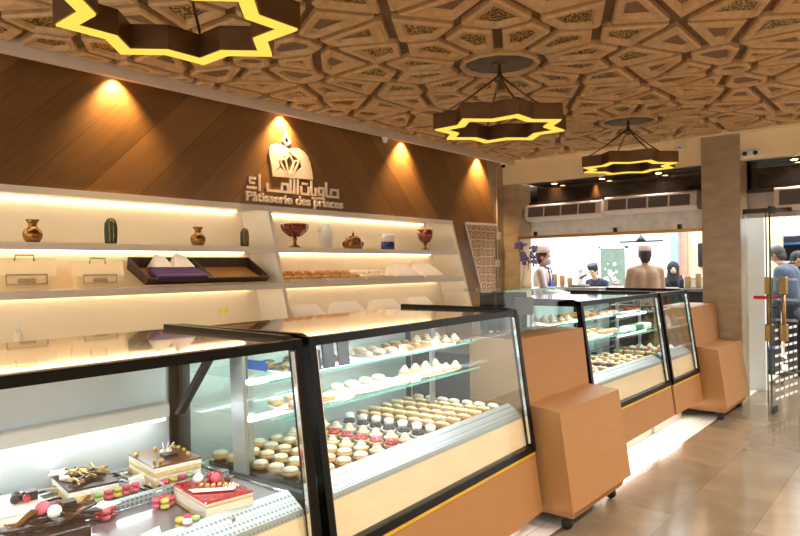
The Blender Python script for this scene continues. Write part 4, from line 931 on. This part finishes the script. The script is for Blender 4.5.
def person(loc, rz, h, label, top='jacket', legs='trouser', skin='skin', hair='hair', lean=0.0, arms='down', head_turn=0, nod=0, cap=None, mask=False, apron=None, scarf=False, group=None):
    """faces local +X"""
    t = thing('person', label, 'person', loc, rz, group); s = h/1.75
    sh = lambda z, x=0, y=0: (x*s+max(0, z-.95)*s*math.tan(lean), y*s, z*s)
    body = MB(); cl = MB(); tr = MB()
    for sg_ in (-1, 1):
        hip, kn, an = sh(.93, 0, .09*sg_), sh(.50, .02, .10*sg_), sh(.09, 0, .10*sg_)
        limb(body, hip, .075*s, kn, .052*s); limb(body, kn, .05*s, an, .036*s); limb(body, an, .036*s, (.14*s, .11*s*sg_, .035*s), .032*s)
        limb(tr, hip, .095*s, kn, .068*s); limb(tr, kn, .068*s, (0, .10*sg_*s, .12*s), .056*s)
        S_ = sh(1.42, 0, .185*sg_)
        if arms == 'down': E_ = sh(1.14, -.03, .235*sg_); Wr = sh(.90, .08, .24*sg_)
        elif arms == 'front': E_ = sh(1.14, .08, .225*sg_); Wr = sh(1.10, .33, .12*sg_)
        else: E_ = sh(1.22, .16, .23*sg_); Wr = sh(1.36, .36, .10*sg_)
        limb(body, S_, .05*s, E_, .04*s); limb(body, E_, .04*s, Wr, .027*s)
        hand(body, Wr, Vector(Wr)-Vector(E_), -sg_, s)
        limb(cl, S_, .064*s, E_, .056*s); limb(cl, E_, .056*s, Vector(E_).lerp(Vector(Wr), .9), .043*s)
        limb(cl, sh(1.45, 0, .03*sg_), .07*s, S_, .062*s)
    for z0, r0, z1, r1, w in ((.93, .11, 1.12, .105, .055), (1.12, .105, 1.36, .12, .07)):
        for sg_ in (-1, 1):
            limb(body, sh(z0, 0, w*sg_), (r0-.01)*s, sh(z1, 0, w*sg_), (r1-.015)*s); limb(cl, sh(z0-.06, 0, w*sg_), (r0+.012)*s, sh(z1, 0, w*sg_), (r1+.004)*s)
    limb(tr, sh(.95, 0, -.05), .115*s, sh(.95, 0, .05), .115*s)
    hc = Vector(sh(1.63, .015+nod*.1, 0)); nk = Vector(sh(1.46))
    limb(body, nk, .055*s, hc-Vector((0.01, 0, .06*s)), .05*s)
    Rh = Matrix.Rotation(head_turn, 4, 'Z') @ Matrix.Rotation(nod, 4, 'Y'); Mh = Matrix.Translation(hc) @ Rh
    body.ball((0, 0, .02*s), .1*s, 16, 12, (.98, .78, 1.05), Mh); body.ball((.025*s, 0, -.045*s), .068*s, 14, 10, (.9, .82, 1.0), Mh)
    body.ball((.1*s, 0, -.01*s), .016*s, 8, 6, (1, .8, 1.6), Mh)
    for sg_ in (-1, 1): body.ball((-.005*s, .082*s*sg_, 0), .022*s, 8, 6, (.9, .45, 1.4), Mh)
    o = body.build('body', skin, t); remesh(o, .011)
    o = cl.build('jacket', top, t); remesh(o, .016); o = tr.build('trousers', legs, t); remesh(o, .016)
    for sg_ in (-1, 1):
        MB().box(-.07*s, .18*s, (.11*sg_-.05)*s, (.11*sg_+.05)*s, 0, .075*s, bev=.02).build('shoe', 'black', t)
        MB().ball((.088*s, .034*s*sg_, .02*s), .012*s, 8, 6, (.7, 1.2, .8), Mh).build('eye', 'eye', t)
    if not mask: MB().ball((.085*s, 0, -.055*s), .016*s, 8, 6, (.6, 1.5, .4), Mh).build('mouth', 'lip', t)
    if hair and not scarf:
        q = MB().ball((-.016*s, 0, .036*s), .106*s, 16, 12, (.98, .84, 1.0), Mh); q.ball((-.045*s, 0, -.03*s), .075*s, 12, 10, (.75, .98, 1), Mh); o = q.build('hair', hair, t); remesh(o, .012, 2)
    if scarf:
        q = MB(); q.ball((-.02*s, 0, .03*s), .122*s, 16, 12, (.95, .88, 1.05), Mh); limb(q, hc-Vector((.03*s, 0, .03*s)), .1*s, nk+Vector((0, 0, -.04)), .13*s); o = q.build('headscarf', 'scarf', t); remesh(o, .014, 2)
        MB().ball((.055*s, 0, -.012*s), .062*s, 12, 10, (.8, .85, 1.1), Mh).build('face', skin, t)
        for sg_ in (-1, 1): MB().ball((.103*s, .024*s*sg_, .0), .008*s, 6, 5, (.6, 1.3, .8), Mh).build('eye', 'eye', t)
        MB().ball((.1*s, 0, -.045*s), .012*s, 6, 5, (.6, 1.6, .5), Mh).build('mouth', 'lip', t)
    if mask:
        MB().ball((.048*s, 0, -.045*s), .071*s, 12, 10, (1.0, .95, .95), Mh).build('face_mask', 'mask', t)
    if cap:
        hgt = .085 if cap == 'chef' else .07
        MB().lathe([(.102*s, 0), (.106*s, .002), (.110*s, hgt*s), (.10*s, (hgt+.012)*s), (.03*s, (hgt+.016)*s)], (-.01*s, 0, .068*s), 20, Mh, 1, .88).build('cap', 'capw' if cap in ('chef', 'kitchen') else cap, t)
    if apron:
        MB().box(.125*s, .137*s, -.14*s, .14*s, .55*s, 1.30*s, Matrix.Translation((max(0, .2*math.tan(lean)), 0, 0)), bev=.005).build('apron', apron, t)
        for sg_ in (-1, 1): MB().tube([(.13*s, .09*sg_*s, 1.3*s), (.10*s, .075*sg_*s, 1.47*s), (-.02*s, .06*s*sg_, 1.52*s)], .011*s, 6).build('apron_strap', apron, t)
    return t
person((-4.36, 8.35, 0), radians(15), 1.74, 'cook in white hat, face mask and blue apron beyond the opening, facing right', 'chefw', cap='chef', mask=True, apron='apron2', arms='front')
person((-3.13, 8.95, 0), radians(118), 1.74, 'person seen from behind in beige jacket and white cap at the hall counter', 'jacket', cap='kitchen', arms='front')
person((-3.24, 10.5, 0), radians(-70), 1.52, 'person wearing a black headscarf behind the hall counter, facing the shop', 'scarf', skin='skinl', scarf=True, arms='front')
person((-4.42, 10.5, 0), radians(-100), 1.50, 'person in dark cap and navy jacket bending forward behind the counter', 'navy', skin='skinl', cap='navy', lean=.25, nod=.4, arms='front')
person((-1.98, 11.1, 0), radians(20), 1.66, 'person in dark jacket leaning forward outside the glass door', 'navy', lean=.4, nod=.4, arms='front')
person((-1.50, 9.9, 0), radians(160), 1.72, 'person with grey hair and grey-blue jacket bending outside the glass door', 'bluej', hair='hgrey', lean=.25, nod=.5, arms='front')
person((-1.25, 11.7, 0), radians(-110), 1.72, 'person in dark jacket standing behind the others at the right edge', 'navy', hair='hgrey', arms='down')

# ------------------------------------------------------------------ the hall outside
struct(MB().box(-9.5, 3.2, 15.8, 16, 0, 4.2).build('wall_hall', 'wallw'))
struct(MB().box(-9.5, -9.3, 8.2, 16, 0, 4.2).build('wall_hall_side', 'wallw'))
struct(MB().box(-3.68, -3.56, 11.8, 12.1, 0, 4.0).build('wall_hall_post', 'wallg'))
struct(MB().box(-3.56, -3.44, 11.9, 12.0, 0, 4.0).build('wall_hall_pier', 'wallp'))
struct(MB().box(-3.44, -2.0, 12.0, 12.1, 0, 4.0).build('wall_hall_cream', 'cream'))
tv = tag(MB().box(-3.27, -2.85, 11.93, 11.99, 1.45, 1.86, bev=.01).build('wall_screen', 'tv'), 'dark wall screen on the cream wall left of the column', 'screen')
hc = thing('hall_counter', 'long dark counter in the hall beyond the opening', 'counter', (0, 0, 0))
MB().box(-5.6, -2.2, 9.5, 9.95, 0, 1.12).build('body', 'matt', hc); MB().box(-5.65, -2.15, 9.44, 10.0, 1.12, 1.16).build('worktop', 'pos', hc)
cb_ = thing('chalkboard', 'green chalkboard with chalk drawing in the bright hall', 'chalkboard', (-4.88, 12.2, 0), 0)
MB().box(-.24, .24, 0, .04, 1.1, 1.82).build('panel', 'board', cb_)
mb = MB()
for k in range(22): a = random.uniform(0, 6.28); r_ = random.uniform(.02, .28); MB().ball((r_*cos(a)*.6-.03, -.004, 1.35+r_*sin(a)*.7), random.uniform(.012, .035), 8, 5, (1, .2, 1)).build('chalk_flower', 'chalk', cb_)
MB().box(-.28, -.24, -.01, .05, 0, 1.86).box(.24, .28, -.01, .05, 0, 1.86).box(-.28, .28, -.01, .05, 1.82, 1.86).build('frame', 'frost', cb_)
# cup stacks
def cups(x, label, n=6):
    t = thing('cup_stack', label, 'paper cups', (x, 9.62, 1.161), 0, 'stacks of gold paper cups on the hall counter')
    for k in range(n): MB().lathe([(.03, 0), (.042, .085), (.045, .088), (.04, .088)], (0, 0, k*.02), 14).build('cup', 'cup', t)
for x, lb, n in ((-4.81, 'stack of gold paper cups, leftmost on the hall counter', 7), (-4.68, 'stack of gold paper cups, second from left on the hall counter', 6), (-4.55, 'shorter stack of gold paper cups nearest the machine', 4), (-2.77, 'stack of gold paper cups right of the headscarf', 5), (-2.63, 'tall stack of gold paper cups beside the column', 7)): cups(x, lb, n)
t = thing('dark_bottle', 'dark bottle on the hall counter left of the right cup stacks', 'bottle', (-2.86, 9.62, 1.161)); MB().lathe([(.03,0),(.034,.01),(.034,.11),(.012,.15)]).build('body', 'navy', t); MB().lathe([(.013,.15),(.013,.185)]).build('stopper', 'black', t)
t = thing('orange_squeezer', 'pale countertop machine beside the cup stacks', 'machine', (-4.42, 9.72, 1.161))
MB().box(-.12, .12, -.1, .1, 0, .04, bev=.01).build('base', 'pos', t); MB().box(-.05, .05, .0, .09, .04, .26, bev=.01).build('housing', 'lamp', t); MB().tube([(0, 0, .14), (.12, -.02, .2)], .02).build('lever', 'pos', t); MB().ball((0, .03, .28), .06).build('hopper', 'frost', t)
t = thing('cake_dome', 'small glass dome over pastries on the hall counter', 'dome', (-3.83, 9.70, 1.161)); MB().lathe([(.11,0),(.11,.012)]).build('dish', 'plate', t)
MB().lathe([(.10,.012),(.10,.06),(.07,.11),(.02,.13)]).build('dome', 'eglass', t); MB().ball((0,0,.05), .06, 10, 6, (1,1,.5)).build('contents', 'pink', t)
t = thing('hall_display_box', 'white box on the hall counter near the column', 'box', (-2.72, 9.84, 1.161)); MB().box(-.18, .18, -.1, .1, 0, .14, bev=.01).build('body', 'card', t); MB().box(-.18, .18, -.11, .11, .14, .155).build('lid', 'frost', t)
t = thing('pendant_bracket', 'dark pendant bracket hanging above the beige-jacketed person', 'lamp', (-4.34, 12.2, 1.92)); MB().box(-.4, .4, -.02, .02, 0, .03).build('bar', 'matt', t); MB().lathe([(.09,.03),(.04,.09),(.01,.14)]).build('cap', 'matt', t)
MB().tube([(0, 0, .1), (0, 0, 1.6)], .01).build('rod', 'matt', t)

# right: glass doors and what stands behind them
dr = thing('door_1', None, None, (0, 0, 0)); struct(dr)
MB().box(-1.65, -1.44, FY+.1, FY+.11, .01, 2.03).build('fixed_pane', 'door', dr); MB().box(-1.655, -1.2, FY+.08, FY+.13, 2.03, 2.08).build('door_header', 'bar', dr)
MB().box(-1.445, -1.435, FY+.095, FY+.115, .01, 2.03).build('pane_edge', 'dedge', dr)
def leaf(x, y, rz, label, wdt):
    t = thing('door_leaf', label, 'glass door', (x, y, 0), rz, 'glass entrance door leaves')
    MB().box(-.006, .006, 0, wdt, .02, 2.05).build('pane', 'door', t); MB().box(-.008, .008, -.004, .0, .02, 2.05).build('pane_edge', 'dedge', t)
    for z in (.02, 1.99): MB().box(-.014, .014, 0, .12, z, z+.07).build('patch_fitting', 'matt', t)
    return t
l1 = leaf(-1.31, 7.22, radians(-9), 'open clear glass door leaf with frosted lower pattern', .75)
for i in range(5):
    for j in range(9): MB().box(.006, .008, .08+i*.13, .17+i*.13, .14+j*.085, .165+j*.085).build('frosted_dash', 'frost', l1)
for sx_, yy in ((-.05, .10), (.05, .20)):
    hd = MB().cyl((sx_, yy, .78), .019, .52).build('pull_handle', 'brass', l1)
    for z in (.72, 1.19): MB().box(sx_-.032, sx_+.032, yy-.032, yy+.032, z, z+.17, bev=.006).build('mounting_block', 'brass', hd)
tag(MB().box(-1.56, -1.33, FY+.06, FY+.075, 1.12, 1.155).build('red_tape', 'redt'), 'red barrier tape stretched across the glass beside the column', 'tape')
struct(MB().box(-1.95, -1.62, 8.6, 8.7, 0, 2.6).build('wall_hall_wing', 'wallw'))
sh = thing('shop_shelving', 'store shelves stocked with packets beyond the glass door', 'shelving', (0, 0, 0))
MB().box(-2.4, 2.0, 12.5, 12.55, 0, 1.95).build('back_panel', 'trouser', sh); MB().box(-2.4, 2.0, 12.5, 12.55, 1.95, 3.6).build('header_board', 'frost', sh)
for z in (.5, .85, 1.2, 1.5, 1.8): MB().box(-2.4, 2.0, 12.2, 12.5, z, z+.03).build('shelf', 'bpack' if z > 1.6 else 'white', sh)
for z in (.53, .88, 1.23, 1.53):
    for k in range(16):
        x = -1.75+k*.13; m = random.choice(('rpack', 'bpack', 'gpack', 'amber', 'tv', 'card'))
        o = MB().lathe([(.04, 0), (.042, .01), (.042, .16), (.02, .2), (.02, .23)], (0,0,0), 10).build('bottle', m, None, (x, 12.33, z))
        tag(o, '%s bottle on the store shelving beyond the glass door' % {'rpack':'red','bpack':'blue','gpack':'green','amber':'amber','tv':'black','card':'white'}[m], 'bottle', 'bottles on the store shelves')
t = thing('hand_cart', 'dark folding cart on the bright floor outside the door', 'cart', (-1.75, 9.3, 0), .3)
for s_ in (-1, 1):
    MB().tube([(s_*.16, 0, .12), (s_*.16, .02, .55), (s_*.14, -.05, .95)], .014).build('upright', 'black', t)
    MB().lathe([(.02,-.015),(.08,-.015),(.08,.015),(.02,.015)], (0,0,0), 18, Matrix.Translation((s_*.18, 0, .08)) @ Matrix.Rotation(pi/2, 4, 'Y')).build('wheel', 'rubber', t)
MB().box(-.17, .17, -.24, .05, .12, .15).build('deck', 'black', t); MB().tube([(-.14, -.05, .95), (.14, -.05, .95)], .014).build('grip', 'black', t); MB().box(-.15, .15, -.2, .0, .15, .45, bev=.02).build('bag', 'navy', t)

# ------------------------------------------------------------------ light
w = bpy.data.worlds.new('world'); S.world = w; w.use_nodes = True
bg = w.node_tree.nodes['Background']; bg.inputs[0].default_value = (1, .97, .93, 1); bg.inputs[1].default_value = 1.25
def area(name, loc, rot, sx, sy, e, col=(1,1,1)):
    l = bpy.data.lights.new(name, 'AREA'); l.shape = 'RECTANGLE'; l.size = sx; l.size_y = sy; l.energy = e; l.color = col
    o = bpy.data.objects.new(name, l); COL.objects.link(o); o.location = loc; o.rotation_euler = rot; return o
area('hall_light_a', (-4.5, 11, 4.1), (0, 0, 0), 5, 4, 500); area('hall_light_b', (0, 11, 4.1), (0, 0, 0), 4, 4, 250)
for i, (x, y) in enumerate(((.3, -.6), (.3, 1.2), (.3, 3.0), (.3, 4.8), (.3, 6.6), (1.7, -1.2), (1.7, 1.2), (1.7, 3.6), (1.7, 6.0), (-1.6, -1.6))):  # unseen fill spots without fixtures, added to brighten the cases and floor
    l = bpy.data.lights.new('downlight', 'SPOT'); l.energy = 170; l.color = (1, .89, .74); l.spot_size = radians(150); l.spot_blend = 1; l.shadow_soft_size = .08
    lo = bpy.data.objects.new('downlight', l); COL.objects.link(lo); lo.location = (x, y, 2.86)

S.view_settings.view_transform = 'Standard'; S.view_settings.look = 'None'; S.view_settings.gamma = 1; S.view_settings.use_curve_mapping = False
S.view_settings.exposure = 0.6
S.cycles.use_denoising = True; S.cycles.max_bounces = 10; S.cycles.transparent_max_bounces = 24; S.cycles.sample_clamp_indirect = 6
S.cycles.caustics_reflective = False; S.cycles.caustics_refractive = False
